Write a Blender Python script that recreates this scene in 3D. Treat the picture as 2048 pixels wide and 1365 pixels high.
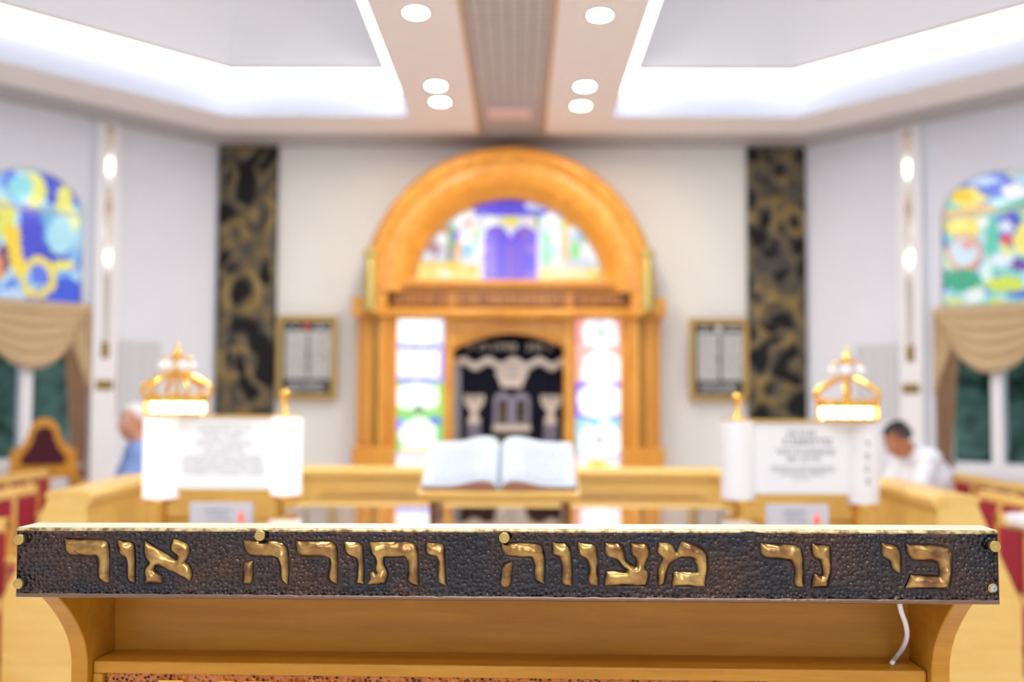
import bpy, bmesh, math, random
import numpy as np
from mathutils import Vector, Matrix, noise
from mathutils.geometry import delaunay_2d_cdt

for o in list(bpy.data.objects):
    bpy.data.objects.remove(o)
SC = bpy.context.scene
COL = SC.collection
rnd = random.Random(7)
nrs = np.random.RandomState(11)

# ------------------------------------------------------------------ camera
F_PX = 1800.0
CAM = Vector((0.0, 0.0, 1.4))
SHIFT = 46.0
TILT = 0.040
YAW = -14.0 / 1800.0
ROLL = 0.0047
fwd = Vector((YAW, 1.0, TILT)).normalized()
r0 = fwd.cross(Vector((0, 0, 1))).normalized()
u0 = r0.cross(fwd).normalized()
rgt = r0 * math.cos(ROLL) + u0 * math.sin(ROLL)
upv = u0 * math.cos(ROLL) - r0 * math.sin(ROLL)
cam_data = bpy.data.cameras.new('camera')
cam = bpy.data.objects.new('camera', cam_data)
COL.objects.link(cam)
M = Matrix((rgt, upv, -fwd)).transposed().to_4x4()
M.translation = CAM
cam.matrix_world = M
cam_data.sensor_width = 36.0
cam_data.lens = F_PX * 36.0 / 2048.0
cam_data.shift_y = SHIFT / 2048.0
cam_data.clip_start = 0.05
cam_data.clip_end = 100
cam_data.dof.use_dof = True
cam_data.dof.focus_distance = 1.10
cam_data.dof.aperture_fstop = cam_data.lens / 14.5
SC.camera = cam

# ------------------------------------------------------------------ world, exposure
world = bpy.data.worlds.new('world')
SC.world = world
world.use_nodes = True
bg = world.node_tree.nodes['Background']
bg.inputs[0].default_value = (0.75, 0.85, 1.0, 1)
bg.inputs[1].default_value = 1.6
SC.view_settings.view_transform = 'Standard'
SC.view_settings.look = 'None'
SC.view_settings.gamma = 1.0
SC.view_settings.use_curve_mapping = False
SC.view_settings.exposure = 0.3
SC.cycles.use_denoising = True
SC.cycles.max_bounces = 8
SC.cycles.diffuse_bounces = 5
SC.cycles.sample_clamp_indirect = 6.0
COVE_POWER = 4.2        # emission of the luminous cove bands
DOWN_POWER = 330.0       # emission of the downlight diffusers
WARM_POWER = 330.0


def W(px, py, d):
    """point seen at photograph pixel (px, py) lying on the plane y = d"""
    v = fwd + rgt * ((px - 1024.0) / F_PX) + upv * ((682.5 + SHIFT - py) / F_PX)
    return CAM + v * (d / v.y)


def Wz(px, py, z):
    v = fwd + rgt * ((px - 1024.0) / F_PX) + upv * ((682.5 + SHIFT - py) / F_PX)
    return CAM + v * ((z - CAM.z) / v.z)


# ------------------------------------------------------------------ helpers
def lin(c):
    return tuple(((x / 255.0) / 12.92 if x / 255.0 <= 0.04045 else ((x / 255.0 + 0.055) / 1.055) ** 2.4) for x in c)


class Geo:
    def __init__(self, mat=None):
        self.v = []
        self.f = []
        self.c = []
        self.m = mat

    def add(self, verts, faces, col=None):
        b = len(self.v)
        for p in verts:
            p = Vector(p)
            self.v.append(self.m @ p if self.m is not None else p)
        for f in faces:
            self.f.append(tuple(i + b for i in f))
            self.c.append(col)

    def box(self, x0, x1, y0, y1, z0, z1, col=None):
        self.add([(x0, y0, z0), (x1, y0, z0), (x1, y1, z0), (x0, y1, z0), (x0, y0, z1), (x1, y0, z1), (x1, y1, z1), (x0, y1, z1)],
                 [(0, 3, 2, 1), (4, 5, 6, 7), (0, 1, 5, 4), (1, 2, 6, 5), (2, 3, 7, 6), (3, 0, 4, 7)], col)

    def prism(self, poly, axis, a, b, col=None):
        """poly (2d) extruded along axis from a to b; axis 'y': (x,z); 'z': (x,y); 'x': (y,z)"""
        n = len(poly)

        def mk(p, t):
            return {'y': (p[0], t, p[1]), 'z': (p[0], p[1], t), 'x': (t, p[0], p[1])}[axis]
        vs = [mk(p, a) for p in poly] + [mk(p, b) for p in poly]
        fs = [tuple(range(n)), tuple(range(2 * n - 1, n - 1, -1))]
        for i in range(n):
            j = (i + 1) % n
            fs.append((i, i + n, j + n, j))
        self.add(vs, fs, col)

    def tube(self, pts, r, seg=10, caps=True):
        pts = [Vector(p) for p in pts]
        rs = r if isinstance(r, (list, tuple)) else [r] * len(pts)
        vs, fs = [], []
        prev = None
        for i, p in enumerate(pts):
            if i == 0:
                t = pts[1] - pts[0]
            elif i == len(pts) - 1:
                t = pts[-1] - pts[-2]
            else:
                t = (pts[i + 1] - pts[i - 1])
            t.normalize()
            if prev is None:
                ref = Vector((0, 0, 1)) if abs(t.z) < 0.9 else Vector((1, 0, 0))
                a = t.cross(ref).normalized()
            else:
                a = (prev - t * prev.dot(t)).normalized()
            prev = a
            b = t.cross(a)
            for k in range(seg):
                th = 2 * math.pi * k / seg
                vs.append(p + (a * math.cos(th) + b * math.sin(th)) * rs[i])
        for i in range(len(pts) - 1):
            for k in range(seg):
                k2 = (k + 1) % seg
                fs.append((i * seg + k, i * seg + k2, (i + 1) * seg + k2, (i + 1) * seg + k))
        if caps:
            fs.append(tuple(range(seg - 1, -1, -1)))
            fs.append(tuple((len(pts) - 1) * seg + k for k in range(seg)))
        self.add(vs, fs)

    def lathe(self, prof, c, seg=24, mat=None):
        """prof: (r, z) about a vertical axis through c"""
        vs, fs = [], []
        c = Vector(c)
        n = len(prof)
        for k in range(seg):
            th = 2 * math.pi * k / seg
            for (r, z) in prof:
                p = Vector((r * math.cos(th), r * math.sin(th), z))
                if mat is not None:
                    p = mat @ p
                vs.append(c + p)
        for k in range(seg):
            k2 = (k + 1) % seg
            for i in range(n - 1):
                fs.append((k * n + i, k2 * n + i, k2 * n + i + 1, k * n + i + 1))
        if prof[0][0] < .0015:
            fs.append(tuple(k * n for k in range(seg - 1, -1, -1)))
        if prof[-1][0] < .0015:
            fs.append(tuple(k * n + n - 1 for k in range(seg)))
        self.add(vs, fs)

    def ball(self, c, r, seg=12, rings=8, sc=(1, 1, 1), rot=None):
        vs, fs = [], []
        c = Vector(c)
        for i in range(rings + 1):
            ph = math.pi * i / rings
            for k in range(seg):
                th = 2 * math.pi * k / seg
                p = Vector((r * sc[0] * math.sin(ph) * math.cos(th), r * sc[1] * math.sin(ph) * math.sin(th), r * sc[2] * math.cos(ph)))
                if rot is not None:
                    p = rot @ p
                vs.append(c + p)
        for i in range(rings):
            for k in range(seg):
                k2 = (k + 1) % seg
                fs.append((i * seg + k, (i + 1) * seg + k, (i + 1) * seg + k2, i * seg + k2))
        self.add(vs, fs)

    def capsule(self, a, b, ra, rb, seg=12):
        a, b = Vector(a), Vector(b)
        self.tube([a, b], [ra, rb], seg)
        self.ball(a, ra, seg, 8)
        self.ball(b, rb, seg, 8)

    def grid(self, fn, nu, nv, colfn=None):
        vs, fs = [], []
        for i in range(nu + 1):
            for j in range(nv + 1):
                vs.append(fn(i / nu, j / nv))
        b = len(self.v)
        for p in vs:
            p = Vector(p)
            self.v.append(self.m @ p if self.m is not None else p)
        for i in range(nu):
            for j in range(nv):
                self.f.append((b + i * (nv + 1) + j, b + (i + 1) * (nv + 1) + j, b + (i + 1) * (nv + 1) + j + 1, b + i * (nv + 1) + j + 1))
                self.c.append(colfn((i + .5) / nu, (j + .5) / nv) if colfn else None)

    def build(self, name, mat, parent=None, smooth=False, bevel=0.0, bseg=2, recalc=True, solid=0.0):
        me = bpy.data.meshes.new(name)
        off = parent_loc(parent)
        me.from_pydata([tuple(p - off) for p in self.v], [], self.f)
        me.materials.append(mat)
        if any(c is not None for c in self.c):
            at = me.color_attributes.new('Col', 'FLOAT_COLOR', 'CORNER')
            vals = []
            for p, c in zip(me.polygons, self.c):
                cc = c if c is not None else (1, 1, 1)
                vals += [cc[0], cc[1], cc[2], 1.0] * p.loop_total
            at.data.foreach_set('color', vals)
        if recalc:
            bm = bmesh.new()
            bm.from_mesh(me)
            bmesh.ops.recalc_face_normals(bm, faces=bm.faces)
            bm.to_mesh(me)
            bm.free()
        if smooth:
            me.polygons.foreach_set('use_smooth', [True] * len(me.polygons))
        me.update()
        o = bpy.data.objects.new(name, me)
        COL.objects.link(o)
        if parent is not None:
            o.parent = parent
        if solid:
            md = o.modifiers.new('thickness', 'SOLIDIFY')
            md.thickness = solid
            md.offset = 0
        if bevel:
            md = o.modifiers.new('bevel', 'BEVEL')
            md.width = bevel
            md.segments = bseg
            md.limit_method = 'ANGLE'
            md.angle_limit = math.radians(40)
            md.harden_normals = False
        return o


def parent_loc(p):
    v = Vector((0, 0, 0))
    while p is not None:
        v = v + p.location
        p = p.parent
    return v


def tag(o, label=None, cat=None, group=None, kind=None):
    if label:
        o['label'] = label
    if cat:
        o['category'] = cat
    if group:
        o['group'] = group
    if kind:
        o['kind'] = kind
    return o


def thing(name, loc, label, cat, group=None):
    o = bpy.data.objects.new(name, None)
    o.empty_display_size = 0.1
    COL.objects.link(o)
    o.location = loc
    return tag(o, label, cat, group)


def copy_tree(o, parent=None):
    c = o.copy()
    COL.objects.link(c)
    if parent is not None:
        c.parent = parent
    for ch in list(o.children):
        copy_tree(ch, c)
    return c


def struct(o):
    o['kind'] = 'structure'
    return o


# ------------------------------------------------------------------ materials
def new_mat(name):
    m = bpy.data.materials.new(name)
    m.use_nodes = True
    nt = m.node_tree
    return m, nt, nt.nodes['Principled BSDF']


def plain(name, rgb, rough=0.5, metal=0.0, spec=0.5, bump=0.0, bscale=200.0, var=0.0, vscale=6.0):
    m, nt, b = new_mat(name)
    c = lin(rgb)
    b.inputs['Roughness'].default_value = rough
    b.inputs['Metallic'].default_value = metal
    b.inputs['Specular IOR Level'].default_value = spec
    b.inputs['Base Color'].default_value = (*c, 1)
    if var or bump:
        tc = nt.nodes.new('ShaderNodeTexCoord')
    if var:
        n = nt.nodes.new('ShaderNodeTexNoise')
        n.inputs['Scale'].default_value = vscale
        n.inputs['Detail'].default_value = 4
        r = nt.nodes.new('ShaderNodeValToRGB')
        r.color_ramp.elements[0].position = 0.3
        r.color_ramp.elements[1].position = 0.7
        r.color_ramp.elements[0].color = (*[x * (1 - var) for x in c], 1)
        r.color_ramp.elements[1].color = (*[min(1, x * (1 + var)) for x in c], 1)
        nt.links.new(tc.outputs['Object'], n.inputs['Vector'])
        nt.links.new(n.outputs['Fac'], r.inputs['Fac'])
        nt.links.new(r.outputs['Color'], b.inputs['Base Color'])
    if bump:
        n2 = nt.nodes.new('ShaderNodeTexNoise')
        n2.inputs['Scale'].default_value = bscale
        bp = nt.nodes.new('ShaderNodeBump')
        bp.inputs['Strength'].default_value = bump
        bp.inputs['Distance'].default_value = 0.002
        nt.links.new(tc.outputs['Object'], n2.inputs['Vector'])
        nt.links.new(n2.outputs['Fac'], bp.inputs['Height'])
        nt.links.new(bp.outputs['Normal'], b.inputs['Normal'])
    return m


def wood(name, dark, light, scale=(1.2, 14, 14), rough=0.35, axis_noise=3.0, coat=0.2):
    """stretched noise grain along local x"""
    m, nt, b = new_mat(name)
    tc = nt.nodes.new('ShaderNodeTexCoord')
    mp = nt.nodes.new('ShaderNodeMapping')
    mp.inputs['Scale'].default_value = scale
    n = nt.nodes.new('ShaderNodeTexNoise')
    n.inputs['Scale'].default_value = axis_noise
    n.inputs['Detail'].default_value = 6
    n.inputs['Distortion'].default_value = 0.6
    r = nt.nodes.new('ShaderNodeValToRGB')
    r.color_ramp.elements[0].position = 0.28
    r.color_ramp.elements[1].position = 0.72
    r.color_ramp.elements[0].color = (*lin(dark), 1)
    r.color_ramp.elements[1].color = (*lin(light), 1)
    n2 = nt.nodes.new('ShaderNodeTexNoise')
    n2.inputs['Scale'].default_value = axis_noise * 9
    n2.inputs['Detail'].default_value = 3
    mx = nt.nodes.new('ShaderNodeMix')
    mx.data_type = 'RGBA'
    mx.blend_type = 'MULTIPLY'
    mx.inputs[0].default_value = 0.18
    nt.links.new(tc.outputs['Object'], mp.inputs['Vector'])
    nt.links.new(mp.outputs['Vector'], n.inputs['Vector'])
    nt.links.new(mp.outputs['Vector'], n2.inputs['Vector'])
    nt.links.new(n.outputs['Fac'], r.inputs['Fac'])
    nt.links.new(r.outputs['Color'], mx.inputs[6])
    nt.links.new(n2.outputs['Fac'], mx.inputs[7])
    nt.links.new(mx.outputs[2], b.inputs['Base Color'])
    b.inputs['Roughness'].default_value = rough
    b.inputs['Coat Weight'].default_value = coat
    b.inputs['Specular IOR Level'].default_value = 0.35
    b.inputs['Coat Roughness'].default_value = 0.15
    return m


def emit(name, rgb, strength):
    m, nt, b = new_mat(name)
    b.inputs['Base Color'].default_value = (0.8, 0.8, 0.8, 1)
    b.inputs['Emission Color'].default_value = (*lin(rgb), 1)
    b.inputs['Emission Strength'].default_value = strength
    return m


def colored(name, emission=0.0, rough=0.4, metal=0.0, base=1.0, spec=0.5):
    """colour from the mesh's own pieces (glass pieces, patina)"""
    m, nt, b = new_mat(name)
    a = nt.nodes.new('ShaderNodeVertexColor')
    a.layer_name = 'Col'
    b.inputs['Roughness'].default_value = rough
    b.inputs['Metallic'].default_value = metal
    b.inputs['Specular IOR Level'].default_value = spec
    if emission:
        b.inputs['Base Color'].default_value = (0.02, 0.02, 0.02, 1)
        nt.links.new(a.outputs['Color'], b.inputs['Emission Color'])
        b.inputs['Emission Strength'].default_value = emission
    else:
        nt.links.new(a.outputs['Color'], b.inputs['Base Color'])
    return m


MAT = {}
MAT['wall_warm'] = plain('wall_paint_warm', (232, 232, 228), 0.85, var=0.015, vscale=2)
MAT['wall_cool'] = plain('wall_paint_cool', (228, 232, 242), 0.85, var=0.015, vscale=2)
MAT['ceil'] = plain('ceiling_paint', (246, 240, 238), 0.9, var=0.01)
MAT['riser'] = plain('riser_paint', (210, 215, 230), 0.9)
MAT['coffer'] = plain('coffer_paint', (247, 249, 253), 0.9)
MAT['white'] = plain('white_lacquer', (238, 238, 242), 0.35)
MAT['floor'] = plain('floor_stone', (232, 224, 216), 0.3, var=0.06, vscale=1.5)
MAT['wood'] = wood('honey_beech', (206, 132, 30), (228, 164, 56))
MAT['wood_light'] = wood('pale_beech', (238, 190, 96), (248, 210, 126), rough=0.3)
MAT['wood_ark'] = wood('ark_oak', (208, 138, 46), (232, 168, 72), scale=(14, 14, 1.2), rough=0.4)
MAT['wood_arch'] = wood('ark_arch_oak', (206, 138, 46), (232, 170, 74), scale=(3, 3, 3), rough=0.32)
MAT['wood_lectern'] = wood('lectern_beech', (180, 119, 21), (200, 141, 38), scale=(1.0, 10, 12), rough=0.45, axis_noise=4.0, coat=0.06)
MAT['wood_brown'] = wood('brown_panel', (112, 62, 24), (146, 88, 38))
MAT['brass'] = plain('polished_brass', (226, 182, 92), 0.25, 1.0)
MAT['gold'] = plain('bright_gold', (250, 200, 96), 0.18, 1.0)
MAT['gold_frame'] = plain('gold_frame', (190, 158, 92), 0.4, 0.7)
MAT['brass_dull'] = plain('dull_brass', (150, 128, 70), 0.4, 0.8)
MAT['column'] = plain('greenish_brass', (196, 178, 104), 0.35, 0.55)
MAT['strip'] = plain('gilded_strip', (248, 240, 222), 0.07, 0.92)
MAT['red'] = plain('crimson_upholstery', (150, 22, 44), 0.8, var=0.08, vscale=60, bump=0.2)
MAT['burgundy'] = plain('burgundy_velvet', (70, 16, 32), 0.9, var=0.25, vscale=30)
MAT['navy'] = plain('navy_velvet', (16, 18, 34), 0.9, spec=0.2)
MAT['silver'] = plain('silver_thread', (196, 184, 172), 0.6, var=0.12, vscale=120)
MAT['silver_blue'] = plain('blue_silver_thread', (122, 118, 138), 0.6, var=0.25, vscale=90)
MAT['page'] = plain('paper', (202, 209, 217), 0.8)
MAT['page_edge'] = plain('reddish_page_edge', (176, 128, 108), 0.8, var=0.2, vscale=150)
MAT['ink'] = plain('ink', (60, 62, 70), 0.8)
MAT['grey_ink'] = plain('grey_lettering', (128, 132, 142), 0.8)
MAT['black'] = plain('black_board', (18, 18, 22), 0.25)
MAT['white_text'] = plain('white_lettering', (236, 238, 236), 0.6)
MAT['grey_board'] = plain('pale_grey_board', (206, 208, 212), 0.5)
MAT['pink'] = plain('pinkish_plastic', (232, 206, 204), 0.5)
MAT['drape'] = plain('beige_satin', (208, 182, 142), 0.55, var=0.06, vscale=12)
MAT['drape_dark'] = plain('brown_curtain', (158, 126, 98), 0.8, var=0.08, vscale=12)
MAT['skin'] = plain('skin', (206, 148, 118), 0.55, var=0.05, vscale=25)
MAT['skin_tan'] = plain('tanned_skin', (186, 118, 82), 0.55, var=0.05, vscale=25)
MAT['hair_white'] = plain('white_hair', (222, 218, 214), 0.8, var=0.06, vscale=60)
MAT['hair_dark'] = plain('dark_hair', (58, 54, 54), 0.7, var=0.2, vscale=60)
MAT['kippah'] = plain('black_cap', (22, 26, 34), 0.85)
MAT['shirt_blue'] = plain('blue_shirt', (130, 158, 214), 0.8, var=0.05, vscale=20)
MAT['shirt_white'] = plain('white_shirt', (236, 238, 246), 0.8)
MAT['trousers'] = plain('dark_trousers', (44, 46, 54), 0.85)
MAT['cord'] = plain('white_plastic_cord', (232, 230, 232), 0.45)
MAT['collar'] = plain('blackened_collar', (24, 22, 20), 0.6, 0.5)
MAT['leaf'] = plain('foliage', (70, 96, 80), 0.7, var=0.5, vscale=9)
MAT['bulb'] = emit('lamp_bulb', (255, 226, 176), 9.0)
MAT['crystal'] = plain('crystal', (248, 246, 244), 0.08, 0.0, 0.8)
MAT['cove'] = emit('cove_light', (244, 249, 255), COVE_POWER)
MAT['down'] = emit('downlight_diffuser', (248, 252, 255), DOWN_POWER)
MAT['down_warm'] = emit('warm_downlight_diffuser', (255, 214, 156), WARM_POWER)
MAT['scroll'] = emit('lit_opal_panel', (248, 252, 255), 0.2)
MAT['scroll_right'] = emit('softly_lit_opal_panel', (244, 248, 255), 0.08)
MAT['roller'] = emit('lit_opal_roller', (255, 255, 255), 0.5)
m, nt, b = new_mat('red_flame_lamp')
b.inputs['Base Color'].default_value = (0.5, 0.04, 0.01, 1)
b.inputs['Emission Color'].default_value = (1.0, 0.12, 0.02, 1)
b.inputs['Emission Strength'].default_value = 0.8
MAT['flame'] = m
MAT['notice'] = plain('notice_card', (206, 208, 216), 0.5)
MAT['stained'] = colored('stained_glass', emission=0.85, rough=0.15)
MAT['stained_bright'] = colored('bright_backlit_glass', emission=1.15, rough=0.15)
MAT['patina'] = colored('patinated_relief', rough=0.45, metal=0.35)

# glass table top: dark reflective sheet over wood
m, nt, b = new_mat('glass_sheet')
b.inputs['Base Color'].default_value = (*lin((150, 110, 70)), 1)
b.inputs['Roughness'].default_value = 0.03
b.inputs['Coat Weight'].default_value = 1.0
b.inputs['Coat IOR'].default_value = 1.9
b.inputs['Coat Roughness'].default_value = 0.02
b.inputs['Specular IOR Level'].default_value = 0.6
MAT['glass_top'] = m

# clear pane
m, nt, b = new_mat('window_glass')
b.inputs['Base Color'].default_value = (0.9, 0.95, 0.95, 1)
b.inputs['Roughness'].default_value = 0.02
b.inputs['Transmission Weight'].default_value = 1.0
b.inputs['IOR'].default_value = 1.05
MAT['pane'] = m

# perforated metal ceiling tiles
m, nt, b = new_mat('ceiling_metal_grid')
tc = nt.nodes.new('ShaderNodeTexCoord')
br = nt.nodes.new('ShaderNodeTexBrick')
br.offset = 0.0
br.inputs['Scale'].default_value = 1.0
br.inputs['Brick Width'].default_value = 0.085
br.inputs['Row Height'].default_value = 0.085
br.inputs['Mortar Size'].default_value = 0.006
br.inputs['Color1'].default_value = (*lin((206, 202, 202)), 1)
br.inputs['Color2'].default_value = (*lin((200, 196, 196)), 1)
br.inputs['Mortar'].default_value = (*lin((136, 132, 136)), 1)
nt.links.new(tc.outputs['Object'], br.inputs['Vector'])
nt.links.new(br.outputs['Color'], b.inputs['Base Color'])
b.inputs['Roughness'].default_value = 0.6
b.inputs['Metallic'].default_value = 0.1
MAT['grid'] = m

# hammered dark copper plate and polished letters
m, nt, b = new_mat('hammered_dark_copper')
a = nt.nodes.new('ShaderNodeVertexColor')
a.layer_name = 'Col'
tc = nt.nodes.new('ShaderNodeTexCoord')
n = nt.nodes.new('ShaderNodeTexNoise')
n.inputs['Scale'].default_value = 14
n.inputs['Detail'].default_value = 5
rp = nt.nodes.new('ShaderNodeValToRGB')
rp.color_ramp.elements[0].position = 0.38
rp.color_ramp.elements[1].position = 0.66
rp.color_ramp.elements[0].color = (*lin((56, 55, 59)), 1)
rp.color_ramp.elements[1].color = (*lin((80, 62, 55)), 1)
mx = nt.nodes.new('ShaderNodeMix')
mx.data_type = 'RGBA'
mx.blend_type = 'MULTIPLY'
mx.inputs[0].default_value = 1.0
nt.links.new(tc.outputs['Object'], n.inputs['Vector'])
nt.links.new(n.outputs['Fac'], rp.inputs['Fac'])
nt.links.new(rp.outputs['Color'], mx.inputs[6])
nt.links.new(a.outputs['Color'], mx.inputs[7])
nt.links.new(mx.outputs[2], b.inputs['Base Color'])
b.inputs['Metallic'].default_value = 0.75
b.inputs['Roughness'].default_value = 0.24
MAT['plate'] = m

m, nt, b = new_mat('polished_brass_letters')
tc = nt.nodes.new('ShaderNodeTexCoord')
n = nt.nodes.new('ShaderNodeTexNoise')
n.inputs['Scale'].default_value = 38
n.inputs['Detail'].default_value = 3
rp = nt.nodes.new('ShaderNodeValToRGB')
rp.color_ramp.elements[0].position = 0.3
rp.color_ramp.elements[1].position = 0.68
rp.color_ramp.elements[0].color = (*lin((122, 86, 60)), 1)
rp.color_ramp.elements[1].color = (*lin((194, 160, 98)), 1)
e = rp.color_ramp.elements.new(0.48)
e.color = (*lin((158, 122, 72)), 1)
a = nt.nodes.new('ShaderNodeVertexColor')
a.layer_name = 'Col'
mx = nt.nodes.new('ShaderNodeMix')
mx.data_type = 'RGBA'
mx.blend_type = 'MULTIPLY'
mx.inputs[0].default_value = 1.0
nt.links.new(tc.outputs['Object'], n.inputs['Vector'])
nt.links.new(n.outputs['Fac'], rp.inputs['Fac'])
nt.links.new(rp.outputs['Color'], mx.inputs[6])
nt.links.new(a.outputs['Color'], mx.inputs[7])
nt.links.new(mx.outputs[2], b.inputs['Base Color'])
b.inputs['Metallic'].default_value = 0.95
b.inputs['Roughness'].default_value = 0.27
MAT['letter'] = m

m, nt, b = new_mat('worn_brass_edge')
tc = nt.nodes.new('ShaderNodeTexCoord')
n = nt.nodes.new('ShaderNodeTexNoise')
n.inputs['Scale'].default_value = 120
n.inputs['Detail'].default_value = 4
rp = nt.nodes.new('ShaderNodeValToRGB')
rp.color_ramp.elements[0].position = 0.35
rp.color_ramp.elements[1].position = 0.6
rp.color_ramp.elements[0].color = (*lin((128, 104, 70)), 1)
rp.color_ramp.elements[1].color = (*lin((220, 200, 150)), 1)
bp = nt.nodes.new('ShaderNodeBump')
bp.inputs['Strength'].default_value = 0.7
bp.inputs['Distance'].default_value = 0.002
nt.links.new(tc.outputs['Object'], n.inputs['Vector'])
nt.links.new(n.outputs['Fac'], rp.inputs['Fac'])
nt.links.new(n.outputs['Fac'], bp.inputs['Height'])
nt.links.new(bp.outputs['Normal'], b.inputs['Normal'])
nt.links.new(rp.outputs['Color'], b.inputs['Base Color'])
b.inputs['Metallic'].default_value = 0.85
b.inputs['Roughness'].default_value = 0.35
MAT['edge'] = m

m, nt, b = new_mat('pitted_copper')
tc = nt.nodes.new('ShaderNodeTexCoord')
vo = nt.nodes.new('ShaderNodeTexVoronoi')
vo.inputs['Scale'].default_value = 170
rp = nt.nodes.new('ShaderNodeValToRGB')
rp.color_ramp.elements[0].position = 0.2
rp.color_ramp.elements[1].position = 0.5
rp.color_ramp.elements[0].color = (*lin((40, 28, 22)), 1)
rp.color_ramp.elements[1].color = (*lin((186, 112, 62)), 1)
bp = nt.nodes.new('ShaderNodeBump')
bp.inputs['Strength'].default_value = 0.8
bp.inputs['Distance'].default_value = 0.003
nt.links.new(tc.outputs['Object'], vo.inputs['Vector'])
nt.links.new(vo.outputs['Distance'], rp.inputs['Fac'])
nt.links.new(vo.outputs['Distance'], bp.inputs['Height'])
nt.links.new(bp.outputs['Normal'], b.inputs['Normal'])
nt.links.new(rp.outputs['Color'], b.inputs['Base Color'])
b.inputs['Metallic'].default_value = 0.7
b.inputs['Roughness'].default_value = 0.4
MAT['copper'] = m

# ------------------------------------------------------------------ room shell
CX = -0.08                       # room axis
WY = 9.0                         # far wall
HC = 3.95                        # ceiling height
HALF = 2.97                      # half width of the far wall
APO = HALF * (1 + math.sqrt(2))  # apothem of the octagon
CY = WY - APO
OCT = []
for k in range(8):
    a = math.pi / 8 + k * math.pi / 4
    R = APO / math.cos(math.pi / 8)
    OCT.append((CX + R * math.cos(a), CY + R * math.sin(a)))


def octo(ap):
    R = ap / math.cos(math.pi / 8)
    return [(CX + R * math.cos(math.pi / 8 + k * math.pi / 4), CY + R * math.sin(math.pi / 8 + k * math.pi / 4)) for k in range(8)]


g = Geo()
g.prism(octo(APO + 0.25), 'z', -0.15, 0.0)
struct(g.build('floor', MAT['floor']))


def frame_mat(origin, u, n):
    return Matrix(((u[0], n[0], 0, origin[0]), (u[1], n[1], 0, origin[1]), (0, 0, 1, 0), (0, 0, 0, 1)))


S2 = math.sqrt(0.5)
FR_L = frame_mat((CX - HALF, WY), (-S2, -S2), (S2, -S2))
FR_R = frame_mat((CX + HALF, WY), (S2, -S2), (-S2, -S2))
SIDE = 2 * HALF
HT = 5.2                          # wall height (walls rise past the ceiling void)

g = Geo()
g.box(CX - HALF - 0.1, CX + HALF + 0.1, WY, WY + 0.2, 0, HC + 0.1)
struct(g.build('wall_far', MAT['wall_warm']))

# oblique walls with a window opening each
WIN_C, WIN_H = 1.72, 0.44         # centre along the wall, half width
Z_SILL, Z_MID, Z_SPR = 0.82, 2.21, 3.05
ARC = 0.36


def arch_pts(c, h, zs, rise, n=20):
    return [(c - h * math.cos(math.pi * i / n), zs + rise * math.sin(math.pi * i / n)) for i in range(n + 1)]


for nm, FR in (('wall_left', FR_L), ('wall_right', FR_R)):
    g = Geo(FR)
    g.box(-0.02, WIN_C - WIN_H, -0.2, 0, 0, HC + 0.1)
    g.box(WIN_C + WIN_H, SIDE, -0.2, 0, 0, HC + 0.1)
    g.box(WIN_C - WIN_H, WIN_C + WIN_H, -0.2, 0, 0, Z_SILL)
    ap = arch_pts(WIN_C, WIN_H, Z_SPR, ARC)
    for i in range(len(ap) - 1):
        (a0, b0), (a1, b1) = ap[i], ap[i + 1]
        g.prism([(a0, b0), (a1, b1), (a1, HC + 0.1), (a0, HC + 0.1)], 'y', -0.2, 0)
    struct(g.build(nm, MAT['wall_cool']))

names = ['wall_side_right', None, None, None, 'wall_side_left', 'wall_rear_left', 'wall_rear', 'wall_rear_right']
for k in range(8):
    # edge k runs from corner k-1 to corner k
    a, b2 = OCT[k - 1], OCT[k]
    mid = ((a[0] + b2[0]) / 2, (a[1] + b2[1]) / 2)
    ang = math.degrees(math.atan2(mid[1] - CY, mid[0] - CX)) % 360
    if 40 < ang < 140:
        continue
    nm = {0: 'wall_side_right', 180: 'wall_side_left', 225: 'wall_rear_left', 270: 'wall_rear', 315: 'wall_rear_right'}[int(round(ang)) % 360]
    n = Vector((mid[0] - CX, mid[1] - CY)).normalized()
    g = Geo()
    g.prism([a, b2, (b2[0] + n.x * .2, b2[1] + n.y * .2), (a[0] + n.x * .2, a[1] + n.y * .2)], 'z', 0, HC + 0.1)
    struct(g.build(nm, MAT['wall_cool']))

# ceiling: painted plane with two coffers, grey metal strips
STRIP_L, STRIP_R = CX - 0.31, CX + 0.31
inner = octo(APO - 0.47)
cof = octo(APO - 1.0)
COF_X = 0.92


def half_poly(poly, x, left):
    """part of a convex polygon on one side of a vertical line"""
    out = []
    n = len(poly)
    for i in range(n):
        p, q = poly[i], poly[(i + 1) % n]
        ip = (p[0] <= x) if left else (p[0] >= x)
        iq = (q[0] <= x) if left else (q[0] >= x)
        if ip:
            out.append(p)
        if ip != iq:
            t = (x - p[0]) / (q[0] - p[0])
            out.append((x, p[1] + t * (q[1] - p[1])))
    return out


def ring_faces(g, outer, innerp, z0, z1, cuts=None):
    """prism of polygon 'outer' with hole 'innerp', triangulated"""
    pts = [Vector(p) for p in outer] + [Vector(p) for p in innerp]
    n, k = len(outer), len(innerp)
    edges = [(i, (i + 1) % n) for i in range(n)] + [(n + i, n + (i + 1) % k) for i in range(k)]
    vs, es, fs, *_ = delaunay_2d_cdt(pts, edges, [], 0, 1e-6)
    for f in fs:
        c = sum((vs[i] for i in f), Vector((0, 0))) / len(f)
        if inside(c, innerp) or not inside(c, outer):
            continue
        g.prism([tuple(vs[i]) for i in f], 'z', z0, z1)


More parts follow.
